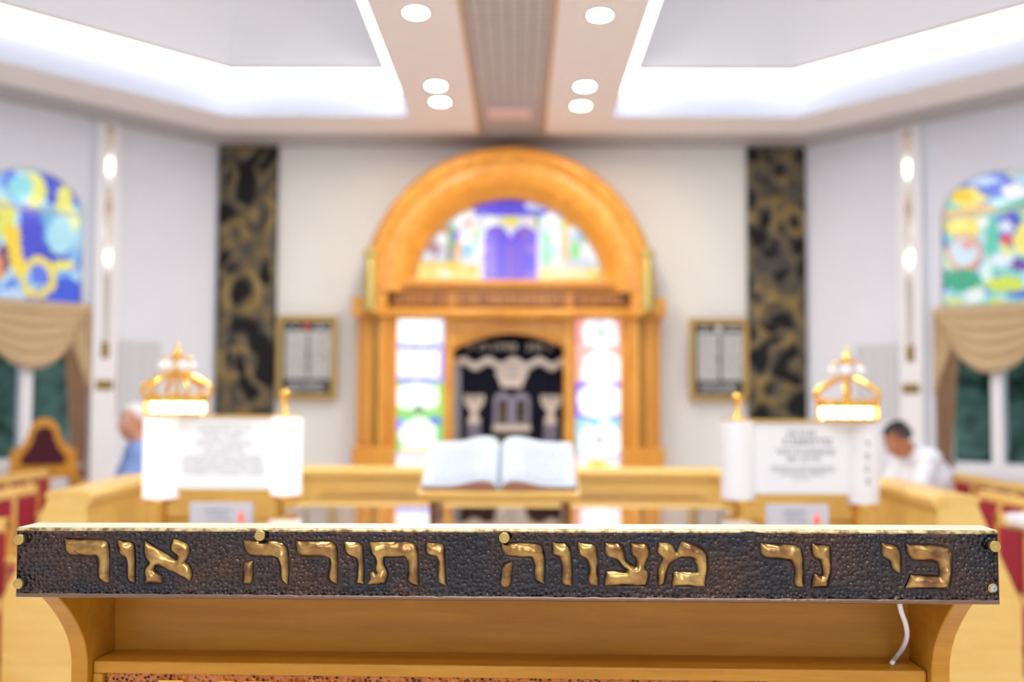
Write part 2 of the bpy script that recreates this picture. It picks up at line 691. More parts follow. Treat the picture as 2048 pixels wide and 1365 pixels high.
def inside(p, poly):
    r = False
    n = len(poly)
    for i in range(n):
        a, b = poly[i], poly[i - 1]
        if (a[1] > p[1]) != (b[1] > p[1]) and p[0] < (b[0] - a[0]) * (p[1] - a[1]) / (b[1] - a[1]) + a[0]:
            r = not r
    return r


g = Geo()
cof_polys = []
for left in (True, False):
    outer = half_poly(inner, STRIP_L if left else STRIP_R, left)
    hole = half_poly(cof, CX - COF_X if left else CX + COF_X, left)
    cof_polys.append(hole)
    ring_faces(g, outer, hole, HC, HC + 0.02)
struct(g.build('ceiling', MAT['ceil']))

g = Geo()
ring_faces(g, octo(APO + 0.2), inner, HC + 0.004, HC + 0.02)
struct(g.build('trim_perimeter', MAT['grid']))
g = Geo()
yb = CY - (APO - 0.47)
g.box(STRIP_L, STRIP_R, yb, WY - 0.47, HC + 0.02, HC + 0.05)
struct(g.build('trim_centre', MAT['grid']))
for s, nm in ((-1, 'trim_left_bead'), (1, 'trim_right_bead')):
    g = Geo()
    x = STRIP_L if s < 0 else STRIP_R
    g.box(x - 0.008, x + 0.008, yb, WY - 0.47, HC - 0.006, HC + 0.05)
    struct(g.build(nm, MAT['wood_arch']))


def offset_poly(poly, d):
    """inset a convex polygon (counter clockwise) by d"""
    n = len(poly)
    area = sum(poly[i - 1][0] * poly[i][1] - poly[i][0] * poly[i - 1][1] for i in range(n))
    s = 1 if area > 0 else -1
    lines = []
    for i in range(n):
        p, q = Vector(poly[i]), Vector(poly[(i + 1) % n])
        t = (q - p).normalized()
        nn = Vector((-t.y, t.x)) * s
        lines.append((p + nn * d, t))
    out = []
    for i in range(n):
        (p, t), (q, u) = lines[i - 1], lines[i]
        den = t.x * u.y - t.y * u.x
        k = ((q.x - p.x) * u.y - (q.y - p.y) * u.x) / den
        out.append(tuple(p + t * k))
    return out


def band(g, pa, za, pb, zb):
    n = len(pa)
    vs = [(p[0], p[1], za) for p in pa] + [(p[0], p[1], zb) for p in pb]
    g.add(vs, [(i, (i + 1) % n, (i + 1) % n + n, i + n) for i in range(n)])


for idx, hole in enumerate(cof_polys):
    side = ('left', 'right')[idx]
    p1 = offset_poly(hole, 0.012)
    p2 = offset_poly(hole, 0.175)
    p3 = offset_poly(hole, 0.19)
    g = Geo()
    band(g, hole, HC, hole, HC + 0.215)                 # riser
    struct(g.build('trim_%s_riser' % side, MAT['riser'], recalc=True, solid=0.004))
    g = Geo()
    band(g, p2, HC + 0.365, p2, HC + 1.15)
    g.add([(p[0], p[1], HC + 1.15) for p in p2], [tuple(range(len(p2)))])
    struct(g.build('trim_%s_coffer' % side, MAT['coffer'], recalc=True, solid=0.004))
    root = thing('cove_light', (CX + (-2 if idx == 0 else 2), 6.0, HC + 0.16),
                 'luminous white cove band around the %s ceiling coffer' % side, 'light', 'cove bands of the ceiling coffers')
    g = Geo()
    band(g, p1, HC + 0.215, p2, HC + 0.36)
    g.build('light_panel', MAT['cove'], root, solid=0.004)
    g = Geo()
    band(g, offset_poly(hole, 0.17), HC + 0.352, offset_poly(hole, 0.182), HC + 0.37)
    g.build('trim_edge', MAT['gold_frame'], root, solid=0.004)

# downlights
dl = [(832, 23, 'cool', 'left', 'nearest'), (872, 170, 'cool', 'left', 'middle'), (880, 202, 'warm', 'left', 'farthest'),
      (1200, 28, 'cool', 'right', 'nearest'), (1170, 171, 'cool', 'right', 'middle'), (1162, 210, 'warm', 'right', 'farthest')]
LAB = {'nearest': '%s round downlight nearest the camera, %s of the grey ceiling strip',
       'middle': '%s round downlight second of three, %s of the grey ceiling strip',
       'farthest': '%s round downlight closest to the far arch, %s of the grey strip'}
for (px, py, tone, side, pos) in dl:
    p = Wz(px, py, HC)
    root = thing('downlight', (p.x, p.y, HC), LAB[pos] % ('warm white' if tone == 'warm' else 'cool white', side), 'ceiling light', 'round ceiling downlights')
    g = Geo()
    g.lathe([(0.066, -0.012), (0.088, -0.012), (0.092, 0.0), (0.066, 0.0)], (p.x, p.y, HC), 28)
    g.build('trim_ring', MAT['white'], root, smooth=False)
    g = Geo()
    g.lathe([(0.001, -0.008), (0.068, -0.008), (0.068, -0.004), (0.001, -0.004)], (p.x, p.y, HC), 28)
    g.build('diffuser', MAT['down' if tone == 'cool' else 'down_warm'], root)
# unseen lamps added overhead and behind the camera to light the room evenly
for s in (-1, 1):
    for y in (3.4, 0.6, -2.2, -4.6):
        x = CX + s * 0.62
        root = thing('downlight', (x, y, HC), 'added unseen round downlight overhead toward the rear of the hall', 'ceiling light', 'added unseen downlights at the rear')
        g = Geo()
        g.lathe([(0.001, -0.010), (0.085, -0.010), (0.09, 0.0), (0.001, 0.0)], (x, y, HC), 20)
        g.build('diffuser', MAT['down'], root)

# pinkish box on the strip
a, b2 = Wz(976, 213, HC), Wz(1064, 183, HC)
root = thing('emergency_light', ((a.x + b2.x) / 2, (a.y + b2.y) / 2, HC), 'pale pinkish box fixed to the grey grid strip overhead', 'emergency light')
g = Geo()
g.box(a.x, b2.x, a.y, a.y + 0.26, HC - 0.03, HC + 0.02)
g.build('housing', MAT['pink'], root, bevel=0.008)
g = Geo()
g.box(a.x + .03, b2.x - .03, a.y + .04, a.y + 0.22, HC - 0.036, HC - 0.028)
g.build('diffuser', MAT['pink'], root, bevel=0.004)


# ------------------------------------------------------------------ painters for coloured glass
def painter(layers, default):
    """layers: (kind, data, sRGB); evaluated topmost last"""
    def fn(x, y):
        c = default
        for kind, d, col in layers:
            if kind == 'e':
                ok = ((x - d[0]) / d[2]) ** 2 + ((y - d[1]) / d[3]) ** 2 <= 1
            elif kind == 'o':      # ring
                q = math.hypot((x - d[0]) / d[2], (y - d[1]) / d[3])
                ok = 1 - d[4] <= q <= 1
            elif kind == 'r':
                ok = d[0] <= x <= d[2] and d[1] <= y <= d[3]
            else:
                ok = inside((x, y), d)
            if ok:
                c = col
        return c
    return fn


# ------------------------------------------------------------------ windows in the oblique walls
def glass_colors_left(x, y):
    """x,y in photograph pixels of the left window (extended past the frame)"""
    n1 = noise.noise(Vector((x * .022, y * .018, 1.3)))
    n2 = noise.noise(Vector((x * .03 + 9, y * .026, 4.1)))
    c = (170, 214, 236)
    if n1 > 0.12:
        c = (120, 176, 232)
    if n1 < -0.2:
        c = (196, 228, 226)
    if n2 > 0.25:
        c = (84, 108, 220)
    if n2 < -0.33:
        c = (222, 226, 110)
    return left_fn(x, y) or c


left_fn = painter([
    ('e', (90, 480, 45, 70), (98, 176, 220)), ('e', (62, 470, 26, 70), (58, 66, 206)), ('e', (104, 505, 34, 22), (40, 60, 190)),
    ('e', (108, 372, 22, 40), (52, 72, 200)), ('e', (70, 380, 22, 34), (226, 226, 96)), ('e', (40, 375, 26, 24), (128, 210, 218)),
    ('e', (128, 402, 16, 30), (236, 230, 110)), ('e', (140, 440, 16, 28), (232, 236, 140)), ('e', (120, 470, 26, 40), (168, 218, 232)),
    ('e', (12, 440, 18, 40), (230, 224, 88)), ('e', (110, 600, 60, 26), (64, 92, 214)), ('e', (134, 575, 30, 20), (58, 90, 214)),
    ('p', [(8, 455), (40, 455), (48, 540), (36, 560), (14, 520)], (246, 208, 40)), ('e', (6, 520, 14, 30), (120, 60, 110)),
    ('o', (76, 556, 38, 42, 0.38), (240, 216, 72)), ('e', (76, 550, 18, 22), (92, 120, 224)), ('e', (128, 530, 22, 10), (236, 226, 92)),
    ('e', (24, 595, 26, 20), (190, 214, 244)), ('p', [(-30, 480), (5, 520), (5, 560), (-30, 560)], (240, 150, 70)),
], None)

right_fn = painter([
    ('e', (1980, 370, 60, 26), (84, 112, 214)), ('e', (1935, 395, 36, 20), (246, 228, 120)), ('e', (1925, 392, 22, 12), (240, 206, 40)),
    ('e', (1960, 360, 40, 10), (190, 214, 250)), ('e', (2028, 382, 22, 14), (250, 244, 240)), ('p', [(1990, 415), (2060, 395), (2060, 420), (1996, 430)], (60, 172, 126)),
    ('p', [(1872, 425), (1990, 410), (1990, 424), (1872, 440)], (238, 190, 110)), ('e', (1884, 430, 14, 8), (232, 140, 60)),
    ('r', (1868, 440, 1890, 560), (54, 76, 190)), ('e', (1898, 450, 14, 18), (196, 190, 100)), ('e', (1930, 455, 34, 22), (240, 222, 96)),
    ('e', (1968, 446, 14, 12), (240, 240, 244)), ('e', (2020, 460, 26, 34), (58, 54, 190)), ('e', (2012, 454, 16, 12), (220, 226, 246)),
    ('e', (2011, 480, 12, 11), (232, 84, 84)), ('p', [(2030, 460), (2080, 420), (2080, 520), (2024, 500)], (244, 230, 120)),
    ('e', (1985, 490, 14, 60), (90, 196, 170)), ('e', (1910, 530, 40, 40), (206, 232, 200)), ('e', (1930, 506, 36, 36), (226, 140, 96)),
    ('e', (1928, 505, 28, 29), (206, 226, 240)), ('e', (1934, 490, 12, 8), (232, 150, 130)), ('e', (1884, 560, 18, 22), (48, 96, 170)),
    ('e', (1925, 560, 40, 22), (60, 168, 132)), ('e', (1972, 545, 14, 22), (216, 240, 236)), ('e', (2040, 530, 20, 14), (110, 60, 160)),
    ('e', (2000, 520, 24, 12), (226, 236, 246)), ('e', (2010, 570, 40, 16), (206, 222, 80)), ('e', (1950, 592, 22, 14), (232, 240, 240)),
    ('e', (2036, 588, 26, 8), (80, 110, 210)), ('r', (1868, 596, 1930, 612), (206, 224, 150)), ('r', (1868, 612, 1930, 628), (78, 108, 224)),
    ('e', (1960, 618, 36, 10), (110, 130, 220)), ('e', (2000, 612, 26, 14), (206, 222, 110)),
], None)


def glass_colors_right(x, y):
    n1 = noise.noise(Vector((x * .022, y * .02, 8.3)))
    n2 = noise.noise(Vector((x * .03 + 2, y * .026, 2.1)))
    c = (128, 206, 196)
    if n1 > 0.1:
        c = (176, 218, 236)
    if n1 < -0.2:
        c = (88, 140, 220)
    if n2 > 0.28:
        c = (226, 230, 120)
    return right_fn(x, y) or c


def project(p):
    v = Vector(p) - CAM
    k = v.dot(fwd)
    return 1024 + F_PX * v.dot(rgt) / k, 682.5 + SHIFT - F_PX * v.dot(upv) / k


def make_window(FR, idx, fn):
    root = bpy.data.objects.new('window_%d' % idx, None)
    COL.objects.link(root)
    root.location = FR @ Vector((WIN_C, 0, Z_SILL))
    root['kind'] = 'structure'
    c, h = WIN_C, WIN_H
    # stained glass in the arched head: small glass pieces
    g = Geo(FR)
    nu, nv = 46, 62
    ztop = Z_SPR + ARC

    def zlim(u):
        t = (u - c) / h
        return Z_SPR + ARC * math.sqrt(max(0, 1 - t * t))
    du = 2 * h / nu
    dz = (ztop - Z_MID) / nv
    for i in range(nu):
        ua, ub = c - h + i * du, c - h + (i + 1) * du
        la, lb = zlim(ua), zlim(ub)
        for j in range(nv):
            za, zb = Z_MID + j * dz, Z_MID + (j + 1) * dz
            if za >= min(la, lb):
                continue
            p = FR @ Vector(((ua + ub) / 2, -0.06, (za + zb) / 2))
            px, py = project(p)
            col = lin(fn(px + rnd.uniform(-3, 3), py + rnd.uniform(-3, 3)))
            jt = rnd.uniform(.85, 1.1)
            g.add([(ua, -0.06, za), (ub, -0.06, za), (ub, -0.06, min(zb, lb)), (ua, -0.06, min(zb, la))], [(0, 1, 2, 3)], tuple(min(1, q * jt) for q in col))
    g.build('stained_glass', MAT['stained'], root, solid=0.006, recalc=False)
    # dark came lines and crossbar
    g = Geo(FR)
    g.box(c - h, c + h, -0.09, -0.03, Z_SPR - 0.005, Z_SPR + 0.02)
    g.build('crossbar', MAT['grey_board'], root)
    g = Geo(FR)
    pts = [(c - h, -0.02, Z_MID)] + [(a, -0.02, b) for a, b in arch_pts(c, h, Z_SPR, ARC)] + [(c + h, -0.02, Z_MID)]
    g.tube(pts, 0.016, 8)
    g.build('arch_frame', MAT['grey_board'], root, smooth=True)
    # lower window: white frame, mullion, two panes
    g = Geo(FR)
    g.box(c - h, c + h, -0.14, -0.02, Z_SILL, Z_SILL + 0.05)
    g.box(c - h, c + h, -0.14, -0.02, Z_MID - 0.07, Z_MID)
    for u in (c - h, c + h - 0.05):
        g.box(u, u + 0.05, -0.14, -0.02, Z_SILL, Z_MID)
    g.build('window_frame', MAT['white'], root)
    g = Geo(FR)
    g.box(c - 0.045, c + 0.045, -0.14, -0.02, Z_SILL + .05, Z_MID - .07)
    g.build('mullion', MAT['white'], root)
    for u0, u1 in ((c - h + .05, c - .045), (c + .045, c + h - .05)):
        g = Geo(FR)
        g.box(u0, u1, -0.10, -0.094, Z_SILL + .05, Z_MID - .07)
        g.build('pane', MAT['pane'], root)
    g = Geo(FR)
    g.box(c - h - 0.06, c + h + 0.06, -0.2, 0.03, Z_SILL - 0.05, Z_SILL)
    g.build('window_sill', MAT['white'], root, bevel=0.006)
    return root


make_window(FR_L, 1, glass_colors_left)
make_window(FR_R, 2, glass_colors_right)


# pilasters with gilded strip
def make_pilaster(FR, u, idx):
    root = bpy.data.objects.new('trim_%d' % idx, None)
    COL.objects.link(root)
    root.location = FR @ Vector((u, 0, 0))
    root['kind'] = 'structure'
    g = Geo(FR)
    g.box(u - 0.11, u + 0.11, 0, 0.07, 0, HC)
    g.build('pilaster', MAT['white'], root, bevel=0.006)
    g = Geo(FR)
    g.box(u - .032, u + .032, 0.07, 0.088, 1.93, HC - .05)
    g.build('gilded_strip', MAT['strip'], root, bevel=.004)


U_PL, U_PR = 1.10, 1.03
make_pilaster(FR_L, U_PL, 1)
make_pilaster(FR_R, U_PR, 2)
for FR, u, side in ((FR_L, U_PL, 'left'), (FR_R, U_PR, 'right')):
    for z, h, w, kind in ((1.84, 0.075, 0.035, 'upright'), (1.52, 0.045, 0.075, 'wide')):
        root = thing('brass_plate', FR @ Vector((u, 0.07, z)), '%s brass plate on the white pilaster beside the %s window' % (kind, side), 'plate', 'brass plates on the pilasters')
        g = Geo(FR)
        g.box(u - w, u + w, 0.07, 0.085, z - h, z + h)
        g.build('plate', MAT['brass_dull'], root, bevel=0.004)

# valances, drapes
def make_drapes(FR, side):
    c, h = WIN_C, WIN_H + 0.05
    root = thing('swag_curtain', FR @ Vector((c, 0.05, Z_MID)), 'beige satin swag curtain with brown side drapes on the %s window' % side, 'curtain', 'swag curtains under the stained glass')
    zt = Z_MID + 0.02
    g = Geo(FR)

    def swag(s, t):
        # s across, t down: pleats hanging in catenaries
        x = (s - 0.5) * 2
        sag = 0.50 * t * max(0, 1 - x * x) ** 0.62 + 0.03
        w = h * (1 - 0.16 * t)
        fold = 0.028 * math.sin(t * 30) * (0.35 + 0.65 * (1 - x * x))
        z = zt - 0.05 - sag
        return (c + x * w, 0.06 + 0.05 * (1 - x * x) + fold, z + 0.05 * (1 - t))
    g.grid(swag, 36, 48)
    g.build('swag', MAT['drape'], root, smooth=True, solid=0.006)
    g = Geo(FR)
    g.box(c - h, c + h, 0.01, 0.07, zt - 0.04, zt + 0.02)
    g.build('pelmet', MAT['drape'], root, bevel=0.01)
    for s in (-1, 1):
        g = Geo(FR)

        def jabot(a, t, s=s):
            # tapering tail at each end, longest at the outside
            u = c + s * (h + .01 - a * 0.20)
            L = 0.78 - 0.55 * a
            return (u, 0.045 + 0.02 * math.sin(a * 26), zt - t * L)
        g.grid(jabot, 20, 12)
        g.build('jabot', MAT['drape'], root, smooth=True, solid=0.006)
        g = Geo(FR)

        def drape(a, t, s=s):
            wid = 0.24 * (1 - 0.45 * math.sin(min(1, t) * math.pi * .62))
            u = c + s * (h - 0.0 - a * wid)
            return (u, 0.03 + 0.018 * math.sin(a * 30), zt - 0.05 - t * 1.9)
        g.grid(drape, 28, 14)
        g.build('drape', MAT['drape_dark'], root, smooth=True, solid=0.005)
    return root


make_drapes(FR_L, 'left')
make_drapes(FR_R, 'right')

# hedges outside
for FR, side in ((FR_L, 'left'), (FR_R, 'right')):
    root = thing('hedge', FR @ Vector((WIN_C, -1.6, 0)), 'green hedge outside behind the %s window panes' % side, 'hedge')
    g = Geo(FR)
    for k in range(190):
        u = WIN_C + rnd.uniform(-2.4, 2.6)
        z = rnd.uniform(0.1, 3.1)
        r = rnd.uniform(0.26, 0.46)
        g.ball((u, -1.7 + rnd.uniform(-.3, .25), z), r, 9, 6, (1, 0.9, rnd.uniform(.7, 1.1)))
    for p in g.v:
        nv = noise.noise_vector(p * 7.0)
        p += nv * 0.09
    g.build('foliage', MAT['leaf'], root)

# pale memorial boards on the oblique walls
for FR, side, u0, u1 in ((FR_L, 'left', 0.56, 0.96), (FR_R, 'right', 0.49, 0.89)):
    z0, z1 = 1.24, 1.94
    root = thing('memorial_board', FR @ Vector(((u0 + u1) / 2, 0.0, z0)), 'pale grey name board on the white wall by the %s pilaster' % side, 'board', 'pale name boards')
    g = Geo(FR)
    g.box(u0, u1, 0.001, 0.02, z0, z1)
    g.build('board', MAT['grey_board'], root)
    g = Geo(FR)
    for j in range(11):
        z = z1 - 0.06 - j * 0.058
        for i in range(3):
            w = rnd.uniform(.05, .075)
            uu = u0 + 0.02 + i * (u1 - u0 - .02) / 3
            g.box(uu, uu + w, 0.02, 0.022, z, z + 0.022)
    g.build('lettering', plain('faint_%s_lettering' % side, (197, 199, 205), 0.6), root)

# ------------------------------------------------------------------ bronze relief columns
def make_relief(x0, x1, label, seed, strokes):
    zt, zb = HC - 0.005, 0.0
    w, h = x1 - x0, zt - zb
    root = thing('relief_panel', ((x0 + x1) / 2, WY, 0), label, 'relief panel', 'bronze relief panels beside the ark')
    nu, nv = 44, 250
    H = np.zeros((nu + 1, nv + 1))
    for i in range(nu + 1):
        for j in range(nv + 1):
            u, v = i / nu * w, j / nv * h
            q = Vector((u * 3.0, v * 2.4, seed))
            wv = noise.noise_vector(q * 0.9)
            a = noise.noise(Vector((u * 4.2, v * 3.2, seed)) + wv * 1.3)
            hh = 0.56 - abs(a) * 2.0 + 0.35 * noise.noise(Vector((u * 12, v * 10, seed + 3)))
            H[i, j] = hh
            for (cx, cz, rx, rz, wd, amp) in strokes:
                dd = math.hypot((u - cx * w) / rx, (v - cz) / rz)
                H[i, j] += .7 * amp * math.exp(-((dd - 1) / wd) ** 2) - 0.45 * amp * math.exp(-(dd / 0.5) ** 2)
    H = np.clip(H, -0.6, 1.2)
    g = Geo()
    dark, mid, gold = lin((38, 40, 50)), lin((84, 77, 64)), lin((138, 116, 66))

    def colfn(s, t):
        i, j = int(s * nu), int(t * nv)
        hh = H[i, j]
        if hh < 0.25:
            k = max(0, min(1, (hh + 0.3) / 0.55))
            return tuple(dark[q] * (1 - k) + mid[q] * k for q in range(3))
        k = max(0, min(1, (hh - 0.25) / 0.6))
        return tuple(mid[q] * (1 - k) + gold[q] * k for q in range(3))

    def fn(s, t):
        i, j = int(round(s * nu)), int(round(t * nv))
        edge = min(i, nu - i, 3) / 3.0
        return (x0 + s * w, WY - 0.05 - 0.022 * H[i, j] * edge, zb + t * h)
    g.grid(fn, nu, nv, colfn)
    g.build('relief', MAT['patina'], root, smooth=True)
    g = Geo()
    g.box(x0, x1, WY - 0.05, WY - 0.001, zb, zt)
    g.build('backing', MAT['collar'], root)


xl0, xl1 = W(433, 560, WY - .06).x, W(551, 560, WY - .06).x
xr0, xr1 = W(1497, 560, WY - .06).x, W(1613, 560, WY - .06).x
zz = lambda py: W(1024, py, WY - .06).z
make_relief(xl0, xl1, 'dark bronze relief of gilded swirls on the wall left of the ark', 3.3, [
    (0.42, zz(590), .16, .19, .28, 1.0), (0.75, zz(430), .10, .16, .3, .9), (0.35, zz(730), .2, .13, .25, .8), (0.3, zz(470), .1, .1, .3, .6)])
make_relief(xr0, xr1, 'dark bronze relief of gilded letter shapes on the wall right of the ark', 8.7, [
    (0.3, zz(430), .12, .14, .25, 1.0), (0.78, zz(440), .09, .12, .3, 1.0), (0.5, zz(640), .2, .22, .25, .9), (0.6, zz(340), .13, .1, .3, .7), (0.4, zz(780), .16, .12, .25, .8)])


# ------------------------------------------------------------------ little stroke lettering for far-off, unreadable text
def letter_row(g, x0, x1, z, h, y, depth=0.002, gap=0.3, fill=0.9, thick=.22):
    x = x0
    while x < x1 - h * .4:
        if rnd.random() > fill:
            x += h * 0.7
            continue
        w = h * rnd.uniform(.45, .75)
        t = h * thick
        k = rnd.randrange(4)
        g.box(x, x + w, y - depth, y, z + h - t, z + h)
        if k in (0, 1, 3):
            g.box(x + w - t, x + w, y - depth, y, z, z + h - t)
        if k in (1, 2):
            g.box(x, x + t, y - depth, y, z, z + h * .6)
        if k in (2, 3):
            g.box(x, x + w, y - depth, y, z, z + t)
        x += w + h * gap


# framed plaques beside the ark
for (pa, pb, ya, yb2, lab, em) in ((555, 672, 632, 800, 'black plaque in a gold frame left of the ark, red emblem on top', True),
                                   (1378, 1497, 637, 803, 'black plaque in a gold frame right of the ark', False)):
    d = WY - 0.08
    A_, B_ = W(pa, ya, d), W(pb, yb2, d)
    x0, x1, z1, z0 = A_.x, B_.x, A_.z, B_.z
    root = thing('framed_plaque', ((x0 + x1) / 2, WY, z0), lab, 'plaque', 'framed plaques beside the ark')
    g = Geo()
    fw = 0.055
    g.box(x0, x1, d - .02, d + .03, z1 - fw, z1)
    g.box(x0, x1, d - .02, d + .03, z0, z0 + fw)
    g.box(x0, x0 + fw, d - .02, d + .03, z0 + fw, z1 - fw)
    g.box(x1 - fw, x1, d - .02, d + .03, z0 + fw, z1 - fw)
    g.build('frame', MAT['gold_frame'], root, bevel=0.008)
    g = Geo()
    g.box(x0 + fw, x1 - fw, d, WY - 0.001, z0 + fw, z1 - fw)
    g.build('board', MAT['black'], root)
    g = Geo()
    n = 15
    zt_, zb_ = z1 - fw - .09, z0 + fw + .15
    for j in range(n):
        z = zt_ - (j + 1) * (zt_ - zb_) / n
        hh = (zt_ - zb_) / n * .82
        for k in range(2):
            xa = x0 + fw + .025 + k * (x1 - x0 - 2 * fw) / 2
            letter_row(g, xa, xa + (x1 - x0 - 2 * fw) / 2 - .02, z, hh, d - .0005, .003, .05, 1.0, .44)
    for j in range(3):
        letter_row(g, x0 + fw + .05, x1 - fw - .05, z0 + fw + .025 + j * .035, .024, d - .0005, .003, .3, 0.9)
    letter_row(g, x0 + fw + .03, x0 + fw + .16, z1 - fw - .065, .035, d - .0005, .003)
    letter_row(g, x1 - fw - .17, x1 - fw - .03, z1 - fw - .065, .035, d - .0005, .003)
    g.build('lettering', MAT['white_text'], root)
    g = Geo()
    g.ball(((x0 + x1) / 2, d - .004, z1 - fw - .05), .035, 14, 8, (1, .15, 1))
    g.build('emblem', plain('red_emblem' if em else 'white_emblem', (206, 90, 84) if em else (226, 226, 224), .5), root, smooth=True)

# ------------------------------------------------------------------ the ark
DA = 8.50
ark = thing('torah_ark', (W(1017, 700, DA).x, WY, 0), 'honey oak ark with round arch, stained glass and brass columns on the far wall', 'ark')
AXC = ark.location.x
SA = DA / F_PX


def ax(px):
    return AXC + (px - 1017) * SA


def az(py):
    return W(1017, py, DA).z


def axd(px, d):
    return W(px, 700, d).x


def azd(py, d):
    return W(1017, py, d).z


def abox(g, p0, p1, q0, q1, y0, y1):
    g.box(ax(p0), ax(p1), y0, y1, az(q1) if q1 is not None else 0.0, az(q0))


# back carcass
g = Geo()
abox(g, 712, 1322, 560, None, 8.90, WY - .005)
g.build('carcass', MAT['wood_ark'], ark)
# arch ring
g = Geo()
CZ = az(582)
prof = [(300, 8.995), (300, 8.62), (296, 8.55), (287, 8.50), (276, 8.49), (268, 8.52), (262, 8.55), (256, 8.545), (235, 8.56), (222, 8.60), (210, 8.66), (206, 8.70), (202, 8.70), (200, 8.74), (199, 8.86), (199, 8.995)]
n = 72


def archpt(s, t):
    k = t * (len(prof) - 1)
    r, y = prof[int(round(k))]
    th = math.pi * s
    return (AXC - r * SA * math.cos(th), y, CZ + r * SA * math.sin(th))


g.grid(archpt, n, len(prof) - 1)
g.build('arch', MAT['wood_arch'], ark, smooth=True)
# backing behind the ring between arch and body
# lunette glass
lun = painter([
    ('r', (800, 380, 1240, 432), (66, 60, 208)), ('e', (1010, 400, 40, 24), (40, 62, 206)), ('e', (965, 405, 30, 12), (70, 60, 214)), ('e', (1020, 418, 90, 10), (96, 74, 220)),
    ('e', (1062, 411, 12, 10), (206, 216, 252)), ('e', (1079, 411, 10, 10), (206, 216, 252)),
    ('p', [(918, 430), (945, 400), (952, 400), (942, 440), (936, 452), (922, 452)], (236, 218, 190)), ('p', [(905, 424), (930, 408), (934, 412), (922, 430)], (110, 190, 214)),
    ('p', [(1092, 398), (1100, 400), (1118, 442), (1110, 446), (1096, 432)], (236, 190, 196)),
    ('e', (1142, 432, 22, 16), (96, 66, 206)), ('e', (1150, 440, 10, 10), (130, 70, 200)),
    ('r', (820, 432, 1240, 540), (214, 216, 224)),
    ('e', (914, 436, 17, 18), (250, 250, 252)), ('e', (893, 438, 12, 12), (190, 222, 246)), ('e', (935, 446, 8, 8), (240, 120, 80)), ('e', (980, 446, 14, 14), (250, 248, 244)), ('e', (1060, 446, 12, 12), (250, 226, 220)),
    ('e', (944, 458, 12, 10), (250, 220, 214)), ('e', (886, 466, 12, 16), (220, 150, 110)), ('e', (870, 482, 18, 22), (206, 190, 196)), ('e', (866, 500, 12, 14), (176, 130, 140)), ('e', (883, 478, 10, 12), (250, 248, 246)),
    ('e', (902, 476, 10, 28), (130, 170, 130)), ('r', (893, 496, 906, 530), (140, 132, 104)), ('e', (912, 472, 8, 9), (130, 90, 220)), ('e', (931, 475, 13, 12), (252, 246, 240)), ('e', (950, 478, 7, 22), (120, 222, 126)),
    ('r', (908, 486, 920, 540), (244, 178, 110)), ('e', (934, 502, 14, 16), (120, 184, 218)), ('e', (934, 520, 18, 10), (214, 220, 230)), ('e', (959, 508, 12, 12), (244, 240, 240)), ('e', (844, 515, 20, 16), (226, 228, 234)),
    ('r', (1068, 430, 1078, 456), (96, 160, 130)), ('e', (1098, 446, 17, 20), (246, 248, 254)), ('e', (1098, 460, 14, 12), (206, 228, 250)), ('e', (1108, 474, 14, 12), (252, 240, 230)), ('e', (1125, 450, 8, 16), (190, 226, 170)),
    ('e', (1137, 446, 12, 18), (248, 190, 70)), ('e', (1165, 450, 16, 10), (248, 190, 70)), ('e', (1144, 436, 8, 8), (230, 180, 220)), ('e', (1156, 460, 18, 12), (226, 240, 252)), ('e', (1168, 470, 18, 10), (150, 206, 230)), ('e', (1176, 482, 12, 10), (130, 206, 190)),
    ('e', (1092, 500, 16, 36), (122, 212, 150)), ('e', (1111, 500, 12, 12), (176, 214, 242)), ('r', (1120, 466, 1138, 530), (240, 186, 112)), ('e', (1150, 505, 9, 24), (140, 226, 130)), ('e', (1182, 502, 20, 22), (248, 248, 248)), ('e', (1115, 524, 14, 12), (240, 236, 234)),
    ('r', (1072, 470, 1086, 540), (206, 222, 238)), ('e', (1160, 530, 26, 14), (214, 218, 226)),
    ('p', [(820, 527), (900, 524), (950, 532), (1090, 538), (1220, 534), (1230, 580), (800, 580)], (252, 226, 130)), ('e', (850, 527, 26, 4), (248, 200, 40)), ('e', (905, 533, 22, 6), (250, 206, 50)), ('e', (945, 540, 14, 7), (232, 190, 40)),
    ('e', (888, 548, 16, 8), (255, 244, 206)), ('e', (1140, 546, 40, 6), (255, 240, 196)), ('e', (1112, 562, 10, 5), (236, 196, 60)), ('e', (1200, 556, 14, 8), (226, 190, 90)),
    ('r', (962, 470, 1076, 570), (255, 200, 240)), ('p', [(1000, 443), (1020, 432), (1040, 443), (1030, 451), (1010, 451)], (242, 220, 20)), ('e', (1020, 458, 10, 8), (226, 228, 240)),
    ('e', (991, 474, 24, 22), (84, 56, 220)), ('e', (1048, 475, 25, 22), (88, 66, 224)), ('r', (967, 474, 1073, 564), (98, 72, 236)),
    ('e', (992, 468, 10, 10), (120, 76, 214)), ('e', (1048, 469, 13, 11), (142, 88, 206)),
    ('r', (972, 488, 992, 556), (132, 96, 222)), ('r', (1008, 488, 1034, 556), (132, 96, 222)), ('r', (1036, 482, 1046, 552), (134, 96, 222)), ('e', (1060, 498, 10, 9), (150, 106, 214)), ('r', (1050, 545, 1074, 556), (142, 106, 220)), ('r', (992, 496, 1000, 560), (92, 66, 236)),
], (66, 60, 208))
g = Geo()
R_ = 200
st = 4.0
nx = int(2 * R_ / st)
